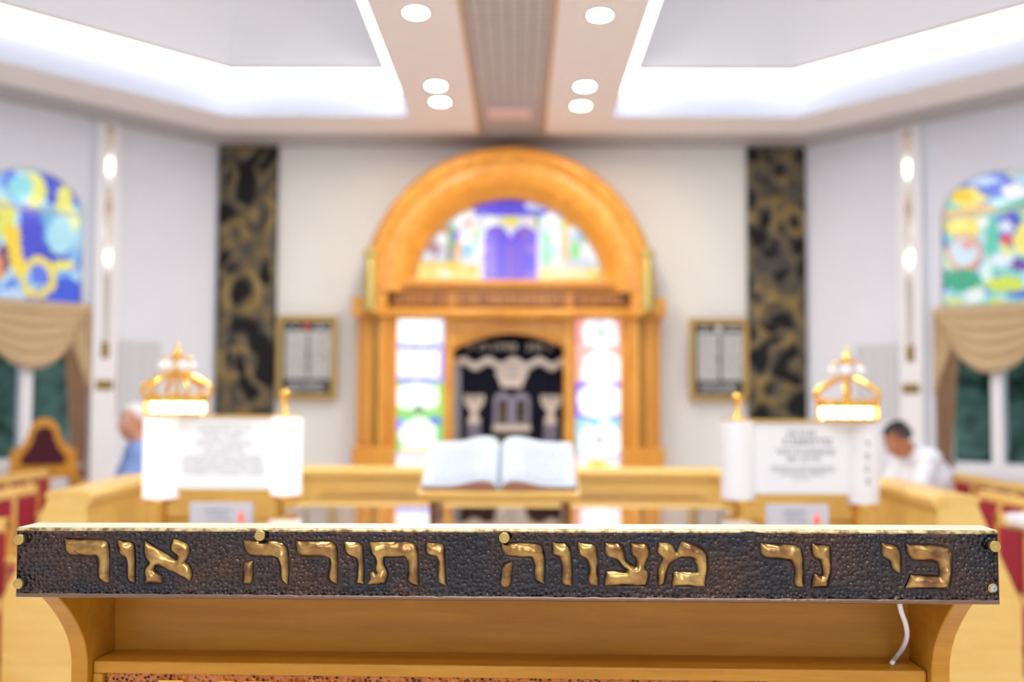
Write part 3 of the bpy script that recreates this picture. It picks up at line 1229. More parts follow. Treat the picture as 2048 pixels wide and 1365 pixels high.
for i in range(nx):
    pa, pb = 1017 - R_ + i * st, 1017 - R_ + (i + 1) * st
    hh = math.sqrt(max(0, R_ ** 2 - (((pa + pb) / 2) - 1017) ** 2))
    py = 572.0
    while py > 582 - hh - 2:
        col = lin(lun((pa + pb) / 2 + rnd.uniform(-1, 1), py - st / 2 + rnd.uniform(-1, 1)))
        jt = rnd.uniform(.9, 1.06)
        g.add([(axd(pa, 8.88), 8.88, azd(py, 8.88)), (axd(pb, 8.88), 8.88, azd(py, 8.88)), (axd(pb, 8.88), 8.88, azd(py - st, 8.88)), (axd(pa, 8.88), 8.88, azd(py - st, 8.88))], [(0, 1, 2, 3)], tuple(min(1, q * jt) for q in col))
        py -= st
g.build('stained_lunette', MAT['stained'], ark, recalc=False)

# mouldings and frieze
g = Geo()
abox(g, 768, 1267, 556, 568, 8.60, 8.95)
abox(g, 772, 1263, 568, 576, 8.64, 8.95)
abox(g, 776, 1259, 576, 612, 8.68, 8.95)
g.build('frieze', MAT['wood_ark'], ark, bevel=0.008)
g = Geo()


def cornice(s, t):
    # bowed lower moulding
    px = 765 + s * 505
    bow = 1 - (2 * s - 1) ** 2
    prof2 = [(612, 8.66), (616, 8.58), (624, 8.54), (632, 8.58), (636, 8.66), (636, 8.95)]
    q, y = prof2[int(round(t * 5))]
    return (ax(px), y - 0.05 * bow, az(q + 2.5 * bow))


g.grid(cornice, 40, 5)
g.build('cornice', MAT['wood_arch'], ark, smooth=True)
for (p0, p1) in ((779, 893), (908, 1132), (1148, 1260)):
    g = Geo()
    abox(g, p0, p1, 583, 609, 8.655, 8.69)
    pn = g.build('inscription_panel', MAT['wood_brown'], ark, bevel=0.004)
    g = Geo()
    letter_row(g, ax(p0 + 6), ax(p1 - 6), az(604), (608 - 590) * SA * .8, 8.654, .003, .35)
    g.build('lettering', MAT['wood_ark'], pn)
# corner blocks, brass columns
for s in (-1, 1):
    def sx(px):
        return 1017 + s * (px - 1017)

    def sbox(g, p0, p1, q0, q1, y0, y1):
        a, b = sorted((sx(p0), sx(p1)))
        abox(g, a, b, q0, q1, y0, y1)
    g = Geo()
    sbox(g, 701, 735, 594, 634, 8.50, 8.98)
    sbox(g, 735, 772, 586, 634, 8.46, 8.95)
    g.build('corner_block', MAT['wood_arch'], ark, bevel=0.012)
    g = Geo()
    x = ax(sx(741))
    g.lathe([(0.001, az(622)), (.05, az(622)), (.052, az(600)), (.052, az(532)), (.046, az(528)), (.046, az(521)), (.06, az(518)), (.066, az(512)), (.066, az(506)), (.05, az(502)), (.001, az(500))], (x, 8.42, 0), 20)
    g.build('brass_column', MAT['column'], ark, smooth=False)
    g = Geo()
    g.ball((ax(sx(752)), 8.42, az(626)), .035, 12, 8)
    g.build('brass_knob', MAT['brass'], ark, smooth=True)
    # outer pilaster: stepped vertical bands
    g = Geo()
    sbox(g, 709, 728, 634, None, 8.62, 8.95)
    sbox(g, 728, 741, 634, None, 8.56, 8.95)
    sbox(g, 752, 772, 634, None, 8.56, 8.95)
    sbox(g, 772, 789, 634, None, 8.64, 8.95)
    sbox(g, 741, 752, 634, None, 8.62, 8.95)
    g.build('pilaster', MAT['wood_ark'], ark, bevel=0.01)
    g = Geo()
    sbox(g, 744, 750, 634, None, 8.59, 8.62)
    g.build('brass_strip', MAT['brass_dull'], ark)
    g = Geo()
    sbox(g, 704, 789, 896, None, 8.52, 8.95)
    g.build('plinth', MAT['wood_ark'], ark, bevel=0.012)
    # wooden stile between glass and doorway
    g = Geo()
    sbox(g, 886, 904, 634, None, 8.64, 8.95)
    g.build('stile', MAT['wood_arch'], ark, bevel=0.008)

# spandrel board over the doorway (arched opening)
g = Geo()
N = 24
for i in range(N):
    def top(px):
        t = (px - 1022.0) / 127.0
        return 706 - 42 * math.cos(max(-1, min(1, t)) * math.pi / 2) ** 0.8
    pa, pb = 895 + i * (1150 - 895) / N, 895 + (i + 1) * (1150 - 895) / N
    g.prism([(ax(pa), az(top(pa))), (ax(pb), az(top(pb))), (ax(pb), az(634)), (ax(pa), az(634))], 'y', 8.66, 8.92)
g.build('spandrel', MAT['wood_arch'], ark)
g = Geo()
pts = []
for i in range(33):
    px = 893 + i * (1152 - 893) / 32
    t = (px - 1022.0) / 130.0
    pts.append((ax(px), 8.655, az(697 - 46 * math.cos(max(-1, min(1, t)) * math.pi / 2) ** 0.8)))
g.tube(pts, 0.022, 10)
g.build('arch_moulding', MAT['wood_arch'], ark, smooth=True)

# bright glass strips: five pictures each
WHT = (255, 255, 255)


def strip_fn(side):
    L = []
    if side == 'left':
        rows = [(626, 694), (694, 765), (765, 834), (834, 904), (904, 980)]
        edge = [(206, 216, 250), (140, 130, 240), (150, 210, 90), (120, 200, 120), (216, 200, 246)]
        x0, x1 = 788, 886
        L += [('r', (786, 626, 890, 694), edge[0]), ('e', (837, 658, 44, 30), WHT), ('r', (794, 636, 880, 684), WHT), ('p', [(826, 652), (838, 660), (850, 662), (838, 664)], (236, 180, 80)),
              ('r', (786, 690, 890, 698), (160, 160, 236)), ('r', (786, 698, 890, 760), edge[1]), ('r', (793, 702, 880, 756), WHT),
              ('r', (786, 760, 890, 770), (150, 150, 230)), ('r', (786, 768, 890, 832), edge[2]), ('e', (837, 798, 40, 30), WHT), ('r', (796, 776, 876, 812), WHT), ('e', (838, 824, 44, 8), (150, 200, 110)), ('e', (838, 820, 10, 8), (110, 130, 120)),
              ('r', (786, 832, 890, 904), edge[3]), ('e', (800, 850, 14, 12), (130, 150, 240)), ('e', (872, 842, 12, 8), (90, 90, 220)), ('e', (838, 872, 36, 34), WHT), ('r', (806, 872, 872, 900), WHT), ('r', (786, 898, 890, 906), (200, 214, 60)), ('e', (838, 862, 9, 5), (150, 130, 200)),
              ('r', (786, 906, 890, 990), edge[4]), ('r', (796, 920, 872, 990), WHT)]
    else:
        L += [('r', (1150, 628, 1250, 692), (232, 150, 150)), ('e', (1200, 664, 34, 32), WHT), ('r', (1168, 668, 1236, 690), WHT), ('p', [(1186, 668), (1206, 656), (1214, 664), (1204, 672)], (60, 180, 90)), ('e', (1198, 648, 14, 6), (206, 210, 250)),
              ('r', (1150, 692, 1250, 764), (236, 170, 160)), ('e', (1204, 732, 38, 32), WHT), ('r', (1164, 732, 1244, 762), WHT), ('e', (1194, 720, 4, 6), (240, 200, 150)),
              ('r', (1150, 764, 1250, 838), (110, 90, 226)), ('e', (1200, 800, 44, 36), WHT), ('r', (1160, 776, 1240, 830), WHT),
              ('r', (1150, 836, 1250, 910), (150, 206, 220)), ('e', (1200, 876, 40, 34), WHT), ('r', (1160, 870, 1240, 904), WHT), ('e', (1198, 880, 10, 8), (170, 150, 200)), ('e', (1190, 846, 12, 6), (120, 190, 190)),
              ('r', (1150, 910, 1250, 990), (244, 210, 220)), ('r', (1160, 926, 1240, 990), (255, 250, 240)), ('e', (1196, 930, 24, 10), (244, 214, 90)), ('e', (1196, 934, 6, 4), (90, 90, 60))]
    return painter(L, WHT)


for side, p0, p1, q0 in (('left', 788, 887, 627), ('right', 1152, 1247, 632)):
    fn = strip_fn(side)
    g = Geo()
    st = 4.0
    px = p0
    while px < p1:
        py = q0
        while py < 985:
            col = lin(fn(px + st / 2 + rnd.uniform(-1.5, 1.5), py + st / 2 + rnd.uniform(-1.5, 1.5)))
            xa, xb = axd(px, 8.72), axd(min(px + st, p1), 8.72)
            g.add([(xa, 8.72, azd(py + st, 8.72)), (xb, 8.72, azd(py + st, 8.72)), (xb, 8.72, azd(py, 8.72)), (xa, 8.72, azd(py, 8.72))], [(0, 1, 2, 3)], col)
            py += st
        px += st
    g.build('stained_strip', MAT['stained_bright'], ark, recalc=False)
    g = Geo()
    abox(g, p0, p1, 985, None, 8.70, 8.95)
    g.build('lower_panel', MAT['wood_ark'], ark)

# ------------------------------------------------------------------ curtain of the ark
def axc(px):
    return W(px, 700, 8.80).x


def azc(py):
    return W(1017, py, 8.80).z


par = thing('ark_curtain', (axc(1022), 8.82, 0.02), 'navy velvet ark curtain with silver crown, tablets and columns', 'curtain')
g = Geo()


def curt(s, t):
    px = 903 + s * (1146 - 903)
    z = 0.02 + t * (azc(668) - 0.02)
    return (axc(px), 8.84 + 0.018 * math.sin(s * 70) * (0.6 + .4 * (1 - t)), z)


g.grid(curt, 140, 8)
g.build('cloth', MAT['navy'], par, smooth=True, solid=0.006)
YC = 8.80


def cpoly(g, pts, y0=YC, y1=YC + .012):
    g.prism([(axc(a), azc(b)) for a, b in pts], 'y', y0, y1)


g = Geo()
letter_row(g, axc(935), axc(1105), azc(701), 13 * SA, YC, .004, .25, .92)
g.build('upper_lettering', MAT['silver'], par)
g = Geo()
for i in range(60):
    def sc(px):
        return 726 - 6 * math.cos((px - 905) / 52.0 * 2 * math.pi * 1.02 + 1.2 * math.pi)
    pa, pb = 905 + i * 235 / 60.0, 905 + (i + 1) * 235 / 60.0
    cpoly(g, [(pa, sc(pa) + 6), (pb, sc(pb) + 6), (pb, sc(pb) - 6), (pa, sc(pa) - 6)])
for i in range(48):
    pa = 908 + i * 229 / 47.0
    g.ball((axc(pa), YC, azc(sc(pa) + 8)), .013, 6, 5)
g.build('scalloped_trim', MAT['silver'], par)
g = Geo()
cpoly(g, [(1003, 775), (1045, 775), (1047, 764), (1056, 748), (1053, 738), (1044, 734), (1036, 732), (1024, 735), (1012, 732), (1003, 734), (994, 738), (992, 748), (1000, 764)])
g.build('crown_motif', MAT['silver'], par)
g = Geo()
for dx in (-10, -3, 4, 11):
    g.box(axc(1023 + dx), axc(1025 + dx), YC - .004, YC, azc(758), azc(744))
g.build('crown_slits', MAT['ink'], par)


def arch_outline(p0, p1, top, bot, n=10):
    r = (p1 - p0) / 2
    c = (p0 + p1) / 2
    return [(p0, bot)] + [(c - r * math.cos(math.pi * i / n), top + r - r * math.sin(math.pi * i / n)) for i in range(n + 1)] + [(p1, bot)]


for c0, c1 in ((988, 1024), (1024, 1060)):
    g = Geo()
    cpoly(g, arch_outline(c0, c1, 785, 850))
    tb = g.build('tablet_motif', MAT['silver_blue'], par)
    g = Geo()
    cpoly(g, arch_outline(c0 + 9, c1 - 9, 799, 847), YC - .003, YC)
    for j in range(5):
        pass
    g.build('tablet_field', MAT['navy'], tb)
    g = Geo()
    for j in range(5):
        letter_row(g, axc(c0 + 11), axc(c1 - 11), azc(813 + j * 8), 5 * SA, YC - .003, .003, .2)
    g.build('tablet_lettering', MAT['brass_dull'], tb)
g = Geo()
cpoly(g, [(986, 863), (1062, 863), (1060, 848), (988, 848)])
g.build('tablet_base', MAT['silver'], par)
for c in (949, 1102):
    g = Geo()
    # candelabrum cup, neck and capital
    cpoly(g, [(c - 20, 791), (c + 20, 791), (c + 20, 803), (c + 15, 813), (c + 7, 822), (c + 6, 832), (c + 12, 838), (c + 12, 848), (c - 12, 848), (c - 12, 838), (c - 6, 832), (c - 7, 822), (c - 15, 813), (c - 20, 803)])
    cm = g.build('candelabrum_motif', MAT['silver'], par)
    g = Geo()
    for dx in (-14, -8, -2, 4, 10):
        g.box(axc(c + dx), axc(c + dx + 2), YC - .004, YC, azc(806), azc(792))
    g.build('candelabrum_gaps', MAT['navy'], cm)
    g = Geo()
    cpoly(g, [(c - 13, 848), (c + 13, 848), (c + 15, 935), (c - 15, 935)])
    cl = g.build('column_motif', MAT['silver_blue'], par)
    g = Geo()
    for j in range(7):
        q = 852 + j * 12
        cpoly(g, [(c - 13, q + 9), (c + 13, q), (c + 13, q + 2.5), (c - 13, q + 11.5)], YC - .004, YC)
    g.build('column_twist', MAT['navy'], cl)
    g = Geo()
    cpoly(g, [(c - 8 + 8 - 8 * math.cos(2 * math.pi * i / 12), 912 + 8 * math.sin(2 * math.pi * i / 12)) for i in range(12)], YC - .006, YC)
    g.build('column_foot', MAT['silver'], cl)
g = Geo()
for (p0, p1, q) in ((988, 1060, 886), (984, 1066, 899), (994, 1054, 911), (1004, 1044, 922)):
    letter_row(g, axc(p0), axc(p1), azc(q), 9.5 * SA, YC, .004, .2, .95)
g.build('lower_lettering', MAT['silver'], par)
g = Geo()
g.box(axc(906), axc(922), 8.76, 8.80, 0.02, azc(735))
g.build('side_rail', MAT['grey_ink'], ark)

# ------------------------------------------------------------------ bimah parapet around the reading table
ZP = 1.067
path = [(-1.555, 3.25), (-1.60, 3.90), (-1.02, 4.42), (0.95, 4.42), (1.53, 3.90), (1.50, 3.25)]


def offset_path(path, d):
    out = []
    n = len(path)
    for i in range(n):
        if i == 0:
            t = Vector(path[1]) - Vector(path[0])
            t.normalize()
            nn = Vector((-t.y, t.x))
            out.append(Vector(path[0]) + nn * d)
        elif i == n - 1:
            t = Vector(path[-1]) - Vector(path[-2])
            t.normalize()
            out.append(Vector(path[-1]) + Vector((-t.y, t.x)) * d)
        else:
            t1 = (Vector(path[i]) - Vector(path[i - 1])).normalized()
            t2 = (Vector(path[i + 1]) - Vector(path[i])).normalized()
            n1, n2 = Vector((-t1.y, t1.x)), Vector((-t2.y, t2.x))
            b = (n1 + n2).normalized()
            out.append(Vector(path[i]) + b * (d / b.dot(n1)))
    return out


bim = thing('bimah_parapet', (-0.03, 4.4, 0), 'honey wood parapet curving round the reading table, flared outer face', 'parapet')


def sweep(g, prof):
    rows = [[(p.x, p.y, z) for p in offset_path(path, d)] for d, z in prof]
    n, k = len(path), len(prof)
    vs = [rows[j][i] for i in range(n) for j in range(k)]
    fs = []
    for i in range(n - 1):
        for j in range(k):
            j2 = (j + 1) % k
            fs.append((i * k + j, (i + 1) * k + j, (i + 1) * k + j2, i * k + j2))
    fs.append(tuple(range(k)))
    fs.append(tuple((n - 1) * k + j for j in range(k - 1, -1, -1)))
    g.add(vs, fs)


g = Geo()
sweep(g, [(0.0, 0.0), (0.0, ZP - 0.03), (0.14, ZP - 0.03), (0.29, 0.68), (0.29, 0.0)])
g.build('parapet_wall', MAT['wood_light'], bim, bevel=0.006)
g = Geo()
sweep(g, [(-0.012, ZP - 0.05), (-0.016, ZP - 0.02), (0.0, ZP - 0.004), (0.03, ZP), (0.11, ZP), (0.145, ZP - 0.006), (0.15, ZP - 0.03), (0.12, ZP - 0.029)])
g.build('top_cap', MAT['wood_light'], bim, bevel=0.003)

# reading table with glass top
TX0, TX1, TY0, TY1, TZ = -0.90, 0.83, 2.35, 4.25, 0.97
tab = thing('reading_table', ((TX0 + TX1) / 2, (TY0 + TY1) / 2, 0), 'wide wooden reading table under a reflective glass sheet', 'table')
g = Geo()
g.box(TX0, TX1, TY0, TY1, TZ - 0.01, TZ)
g.build('glass_sheet', MAT['glass_top'], tab, bevel=0.003)
g = Geo()
g.box(TX0 + .01, TX1 - .01, TY0 + .01, TY1 - .01, TZ - 0.055, TZ - 0.011)
g.build('table_top', MAT['wood'], tab, bevel=0.004)
g = Geo()
g.box(TX0 + .15, TX1 - .15, TY0 + .2, TY1 - .2, 0.08, TZ - .056)
g.build('cabinet', MAT['wood'], tab, bevel=0.006)
g = Geo()
g.box(TX0 + .2, TX1 - .2, TY0 + .25, TY1 - .25, 0, .08)
g.build('plinth', MAT['wood_brown'], tab)

# book stand and book
BX = W(998, 1000, 3.27).x
stand = thing('book_stand', (BX, 3.25, TZ), 'low wooden book stand on the glass table', 'book stand')
SLOPE = math.radians(23)
rotx = Matrix.Translation((BX, 3.24, TZ + 0.085)) @ Matrix.Rotation(SLOPE, 4, 'X')
g = Geo(rotx)
g.box(-0.29, 0.29, 0.0, 0.40, -0.012, 0.004)
g.build('rest', MAT['wood_light'], stand, bevel=0.003)
g = Geo(rotx)
g.box(-0.29, 0.29, -0.022, 0.0, -0.014, 0.022)
g.build('ledge', MAT['wood_light'], stand, bevel=0.004)
for sx_ in (-0.25, 0.235):
    g = Geo()
    g.prism([(3.25, TZ + .001), (3.60, TZ + .001), (3.60, TZ + 0.215), (3.25, TZ + 0.066)], 'x', BX + sx_, BX + sx_ + 0.022)
    g.build('foot', MAT['wood_brown'], stand, bevel=0.003)
book = thing('open_book', (BX, 3.27, TZ + .07), 'large open prayer book with white pages on the wooden stand', 'book')
bz = 0.006


def hump(s):
    a = abs(s)
    return 0.024 * math.exp(-((a - .22) / .26) ** 2) + 0.012 - 0.026 * math.exp(-(a / .055) ** 2)


g = Geo(rotx)
NB = 40
up, lo = [], []
for i in range(NB + 1):
    s = -1 + 2 * i / NB
    up.append((s * 0.275, bz + 0.010 + hump(s) + 0.006))
    lo.append((s * 0.278, bz + 0.0035))
for i in range(NB):
    g.prism([lo[i], lo[i + 1], up[i + 1], up[i]], 'y', 0.004, 0.37)
g.build('page_block', MAT['page_edge'], book)
for sgn in (-1, 1):
    g = Geo(rotx)

    def page(a, t, sgn=sgn):
        s = sgn * a
        return (s * 0.276, 0.003 + t * 0.368, bz + 0.0185 + hump(s))
    g.grid(page, 24, 4)
    pg = g.build('page', MAT['page'], book, smooth=True, solid=0.0015)
    g = Geo(rotx)
    for j in range(16):
        y = 0.04 + j * 0.019
        x = 0.035
        while x < 0.24:
            w = rnd.uniform(.012, .03)
            s0, s1 = sgn * x / .276, sgn * min(.245, x + w) / .276
            z0, z1 = bz + .0198 + hump(s0), bz + .0198 + hump(s1)
            g.add([(s0 * .276, y, z0), (s1 * .276, y, z1), (s1 * .276, y + .006, z1), (s0 * .276, y + .006, z0)], [(0, 1, 2, 3)])
            x += w + .006
    g.build('print', MAT['grey_ink'], pg)
g = Geo(rotx)
g.box(-0.284, 0.284, 0.001, 0.376, 0.0045, 0.0085)
g.build('cover', MAT['burgundy'], book, bevel=0.002)


# ------------------------------------------------------------------ scroll-shaped lamps with crowns
def make_scroll_lamp(side):
    D = 3.60
    K = D / 3.30
    s = -1 if side == 'left' else 1
    if side == 'left':
        r_out, r_in, topc, bot_out, bot_in = (286, 356), (541, 602), 838, 1001, 993
        crown_x, fin_x, post = 352, 569, ((325, 1.0), (557, 1.0))
        mat_p, mat_r = MAT['scroll'], MAT['roller']
    else:
        r_out, r_in, topc, bot_out, bot_in = (1694, 1758), (1444, 1510), 842, 1004, 997
        crown_x, fin_x, post = 1696, 1476, ((1713, 1.0), (1477, 1.0))
        mat_p, mat_r = MAT['scroll_right'], MAT['scroll_right']
    xo0, xo1 = W(r_out[0], 920, D).x, W(r_out[1], 920, D).x
    xi0, xi1 = W(r_in[0], 920, D).x, W(r_in[1], 920, D).x
    zt = W(1024, topc, D).z
    zbo, zbi = W(1024, bot_out, D).z, W(1024, bot_in, D).z
    xm0, xm1 = (xo1, xi0) if s < 0 else (xi1, xo0)
    root = thing('scroll_lamp', ((xm0 + xm1) / 2, D, 0),
                 'lit white scroll-shaped lamp with gold crown on posts at the %s of the reading table' % side, 'lamp', 'crowned scroll lamps')
    # parchment panel between rollers
    g = Geo()
    g.box(xm0 - .01, xm1 + .01, D - 0.01, D + 0.03, zbi + 0.022, zt)
    pan = g.build('parchment_panel', mat_p, root, bevel=0.004)
    g = Geo()
    yy = D - 0.0105
    wd = xm1 - xm0
    if side == 'left':
        rows = [(.50, .010, .28, .72), (1.0, 0, 0, 0)]
        for j in range(13):
            z = zt - 0.035 - j * 0.016
            ww = wd * (.26 + .05 * math.sin(j * 1.7)) if j < 8 else wd * .44
            letter_row(g, (xm0 + xm1) / 2 - ww, (xm0 + xm1) / 2 + ww, z, .0075, yy, .0008, .35, .85)
    else:
        for (f0, f1, dz_, h) in ((.34, .66, .045, .022), (.30, .86, .078, .026), (.22, .86, .118, .02), (.34, .70, .146, .018), (.16, .86, .180, .007), (.16, .86, .194, .007), (.25, .75, .208, .007), (.40, .6, .226, .006)):
            letter_row(g, xm0 + f0 * wd, xm0 + f1 * wd, zt - dz_ - h * .5, h, yy, .0008, .22, .95)
    g.build('lettering', MAT['grey_ink'], pan)
    # rollers
    for (x0, x1, zb, which) in ((xo0, xo1, zbo, 'outer'), (xi0, xi1, zbi, 'inner')):
        g = Geo()
        r = (x1 - x0) / 2
        g.lathe([(.001, zb), (r, zb), (r, zt + .002), (.001, zt + .002)], ((x0 + x1) / 2, D + 0.01, 0), 28)
        ro = g.build('roller', mat_r, root, bevel=.004)
        if which == 'outer' and side == 'right':
            g = Geo()
            for j in range(4):
                zq = zt - .093 - j * .049
                letter_row(g, (x0 + x1) / 2 - .010, (x0 + x1) / 2 + .010, zq, .020, D + .01 - r - .0005, .0012, .3, 1.0)
            g.build('lettering', MAT['ink'], ro)
        g = Geo()
        g.lathe([(.001, zb - .012), (r * .85, zb - .012), (r * .9, zb - .0005), (.001, zb - .0005)], ((x0 + x1) / 2, D + 0.01, 0), 24)
        g.build('roller_foot', MAT['gold'], ro)
    g = Geo()
    g.box(min(xo0, xi0) + .01, max(xo1, xi1) - .01, D - 0.035, D + 0.055, zt + .003, zt + .010)
    g.build('top_plate', MAT['gold'], root, bevel=0.002)
    g = Geo()
    g.box(xm0, xm1, D - 0.012, D + 0.034, zbi + .006, zbi + .0215)
    g.build('bottom_rail', MAT['brass'], root, bevel=0.002)
    # posts to the floor
    for (px, _), zb in zip(post, (zbo, zbi)):
        x = W(px, 1020, D).x
        g = Geo()
        g.lathe([(.001, 0), (.034, 0), (.034, .012), (.02, .03), (.0135, .05), (.0135, zb - .03), (.02, zb - .02), (.02, zb - .0125), (.001, zb - .0125)], (x, D + .01, 0), 18)
        g.build('post', MAT['brass'], root, smooth=False)
    # finial on the inner roller
    x = W(fin_x, 800, D).x
    z = zt + .010

    def sc(pr):
        return [(r if r < .0015 else r * K, q * K) for r, q in pr]
    g = Geo()
    g.lathe(sc([(.001, 0), (.026, 0), (.024, .006), (.010, .012), (.0085, .06), (.011, .066), (.017, .073), (.018, .082), (.012, .092), (.001, .095)]), (x, D + .01, z), 18)
    g.build('finial', MAT['gold'], root, smooth=True)
    # crown: gold rims with a glowing band between, arms, stem, drops
    x = W(crown_x, 780, D).x
    c = Vector((x, D + .01, z))
    R = 0.108 if side == 'left' else .104
    g = Geo()
    g.lathe(sc([(.001, 0), (R, 0), (R + .003, .006), (R, .010), (.001, .010)]), c, 36)
    g.lathe(sc([(.001, .044), (R, .044), (R + .004, .050), (R + .004, .064), (R - .003, .067), (.001, .066)]), c, 36)
    for k in range(14):
        th = 2 * math.pi * k / 14
        p = c + Vector((R * K * math.cos(th), R * K * math.sin(th), .005 * K))
        g.tube([p, p + Vector((0, 0, .045 * K))], .0045, 6)
        g.ball(c + Vector(((R + .002) * K * math.cos(th), (R + .002) * K * math.sin(th), .071 * K)), .009, 8, 6)
    cr = g.build('crown_band', MAT['gold'], root, smooth=False)
    g = Geo()
    g.lathe(sc([(.001, .0105), (R - .010, .0105), (R - .010, .0435), (.001, .0435)]), c, 30)
    g.build('bulb_ring', MAT['bulb'], cr, smooth=False)
    g = Geo()
    g.lathe(sc([(.001, .067), (.010, .067), (.008, .075), (.0065, .15), (.011, .155), (.008, .16), (.0065, .20), (.017, .212), (.019, .222), (.012, .236), (.006, .243), (.004, .262), (.001, .268)]), c, 14)
    g.build('crown_stem', MAT['gold'], root, smooth=True)
    for k in range(6):
        th = 2 * math.pi * k / 6 + .12
        dx, dy = math.cos(th), math.sin(th)
        pts = [c + Vector((r * dx, r * dy, h)) * K for r, h in ((.006, .158), (.03, .152), (.062, .137), (.095, .120), (.118, .106), (.125, .092), (.122, .078), (.108, .062))]
        g = Geo()
        g.tube(pts, [.007 * K, .0085 * K, .0095 * K, .010 * K, .0095 * K, .0085 * K, .007 * K, .006 * K], 8)
        g.build('crown_arm', MAT['gold'], root, smooth=True)
        p = c + Vector((.056 * dx, .056 * dy, .178)) * K
        g = Geo()
        g.ball(p, .014 * K, 10, 8, (1, 1, 1.4))
        g.build('crystal_drop', MAT['crystal'], root, smooth=True)
        g = Geo()
        g.tube([c + Vector((0, 0, .205)) * K, c + Vector((.03 * dx, .03 * dy, .212)) * K, c + Vector((.054 * dx, .054 * dy, .206)) * K, p + Vector((0, 0, .016)) * K], .004, 6)
        g.build('crown_branch', MAT['gold'], root, smooth=True)
    # small notice with an electric flame between the posts
    if side == 'left':
        q0, q1, q2 = 379, 506, 1006
    else:
        q0, q1, q2 = 1532, 1658, 1010
    Ds = D - .04
    x0, x1 = W(q0, 1020, Ds).x, W(q1, 1020, Ds).x
    z1 = W((q0 + q1) / 2, q2, Ds).z
    g = Geo()
    g.box(x0, x1, Ds, Ds + .012, z1 - .15, z1)
    pl = g.build('notice_plate', MAT['notice'], root, bevel=.003)
    g = Geo()
    wq = x1 - x0
    for j, (f0, f1, h) in enumerate(((.24, .66, .012), (.30, .60, .007), (.26, .66, .007))):
        letter_row(g, x0 + f0 * wq, x0 + f1 * wq, z1 - .036 - j * .017, h, Ds - .0003, .0008, .25, .95)
    g.build('lettering', MAT['grey_ink'], pl)
    g = Geo()
    fx = x0 + wq * (.82 if side == 'left' else .80)
    g.lathe([(.001, z1 - .078), (.009, z1 - .074), (.011, z1 - .064), (.007, z1 - .048), (.001, z1 - .032)], (fx, Ds - .006, 0), 12)
    g.build('flame_lamp', MAT['flame'], pl, smooth=True)
    g = Geo()
    xp = W(post[0][0], 1020, D).x
    xq = W(post[1][0], 1020, D).x
    g.tube([(xp, D + .01, z1 - .07), (xq, D + .01, z1 - .07)], .006, 8)
    g.tube([((x0 + x1) / 2, Ds + .01, z1 - .07), ((x0 + x1) / 2, D + .01, z1 - .07)], .006, 8)
    g.build('cross_rod', MAT['brass'], root, smooth=True)


make_scroll_lamp('left')
make_scroll_lamp('right')


# ------------------------------------------------------------------ pews with crimson panels
def make_pew():
    """local: back along x (width), sitter faces -y; origin at floor under the back"""
    L = 1.10
    root = thing('pew', (0, 0, 0), 'x', 'bench', 'crimson panelled benches')
    NP = 4
    pitch = L / NP
    g = Geo()
    g.box(-L / 2, L / 2, -.03, .03, .80, .86)
    g.build('top_rail', MAT['wood_light'], root, bevel=.012)
    g = Geo()
    g.box(-L / 2, L / 2, -.022, .022, .46, .51)
    g.build('lower_rail', MAT['wood_light'], root, bevel=.006)
    for k in range(NP + 1):
        g = Geo()
        x = -L / 2 + k * pitch
        a, b = max(-L / 2, x - .03), min(L / 2, x + .03)
        g.box(a, b, -.024, .024, .51, .80)
        g.build('stile', MAT['wood_light'], root, bevel=.005)
    for k in range(NP):
        g = Geo()
        x = -L / 2 + (k + .5) * pitch
        w = pitch / 2 - .03
        g.box(x - w, x + w, -.035, .02, .515, .795)
        g.build('back_panel', MAT['red'], root, bevel=.015)
    g = Geo()
    g.box(-L / 2 + .03, L / 2 - .03, -.40, -.04, .405, .46)
    g.build('seat_cushion', MAT['red'], root, bevel=.02)
    g = Geo()
    g.box(-L / 2 + .03, L / 2 - .03, -.41, -.02, .34, .404)
    g.build('seat_frame', MAT['wood'], root, bevel=.006)
    for s in (-1, 1):
        g = Geo()
        x = s * (L / 2 - .02)
        g.box(x - .022, x + .022, -.03, .03, 0, .86)
        g.build('leg', MAT['wood'], root, bevel=.005)
        g = Geo()
        g.box(x - .022, x + .022, -.41, -.365, 0, .63)
        g.build('leg', MAT['wood'], root, bevel=.005)
        g = Geo()
        g.prism([(.03, .655), (-.42, .620), (-.42, .650), (.03, .69)], 'x', x - .03, x + .03)
        g.build('armrest', MAT['wood_light'], root, bevel=.008)
    return root


pew0 = make_pew()
first = True
for side in ('left', 'right'):
    s = -1 if side == 'left' else 1
    rows = (('front row beside the parapet', 2.24 if s < 0 else 2.44, 3.52 if s < 0 else 3.90),
            ('middle row', 2.95, 5.10), ('row by the window', 3.50 if s < 0 else 3.43, 6.28 if s < 0 else 6.38))
    for row, X, y in rows:
        p = pew0 if first else copy_tree(pew0)
        first = False
        p.location = (CX + s * X, y, 0)
        p.rotation_euler = (0, 0, math.pi / 2 if s < 0 else -math.pi / 2)
        p['label'] = 'crimson panelled wooden bench on the %s side, %s' % (side, row)

# white shawl over the back of a right-hand pew
p = Vector((CX + 2.44, 4.06, .86))
g = Geo()


def shawl(a, t):
    y = p.y - .16 + a * .40
    q = (t - .5) * 2
    w = .042
    if abs(q) < .25:
        return (p.x + q * 4 * w, y, .872 + .004 * math.sin(a * 9))
    s2 = 1 if q > 0 else -1
    return (p.x + s2 * (w + .006 + .004 * math.sin(a * 14)), y, .872 - (abs(q) - .25) * .06)


g.grid(shawl, 14, 24)
sh = g.build('prayer_shawl', MAT['shirt_white'], None, smooth=True, solid=.008)
tag(sh, 'white folded cloth draped over a bench back on the right', 'cloth')

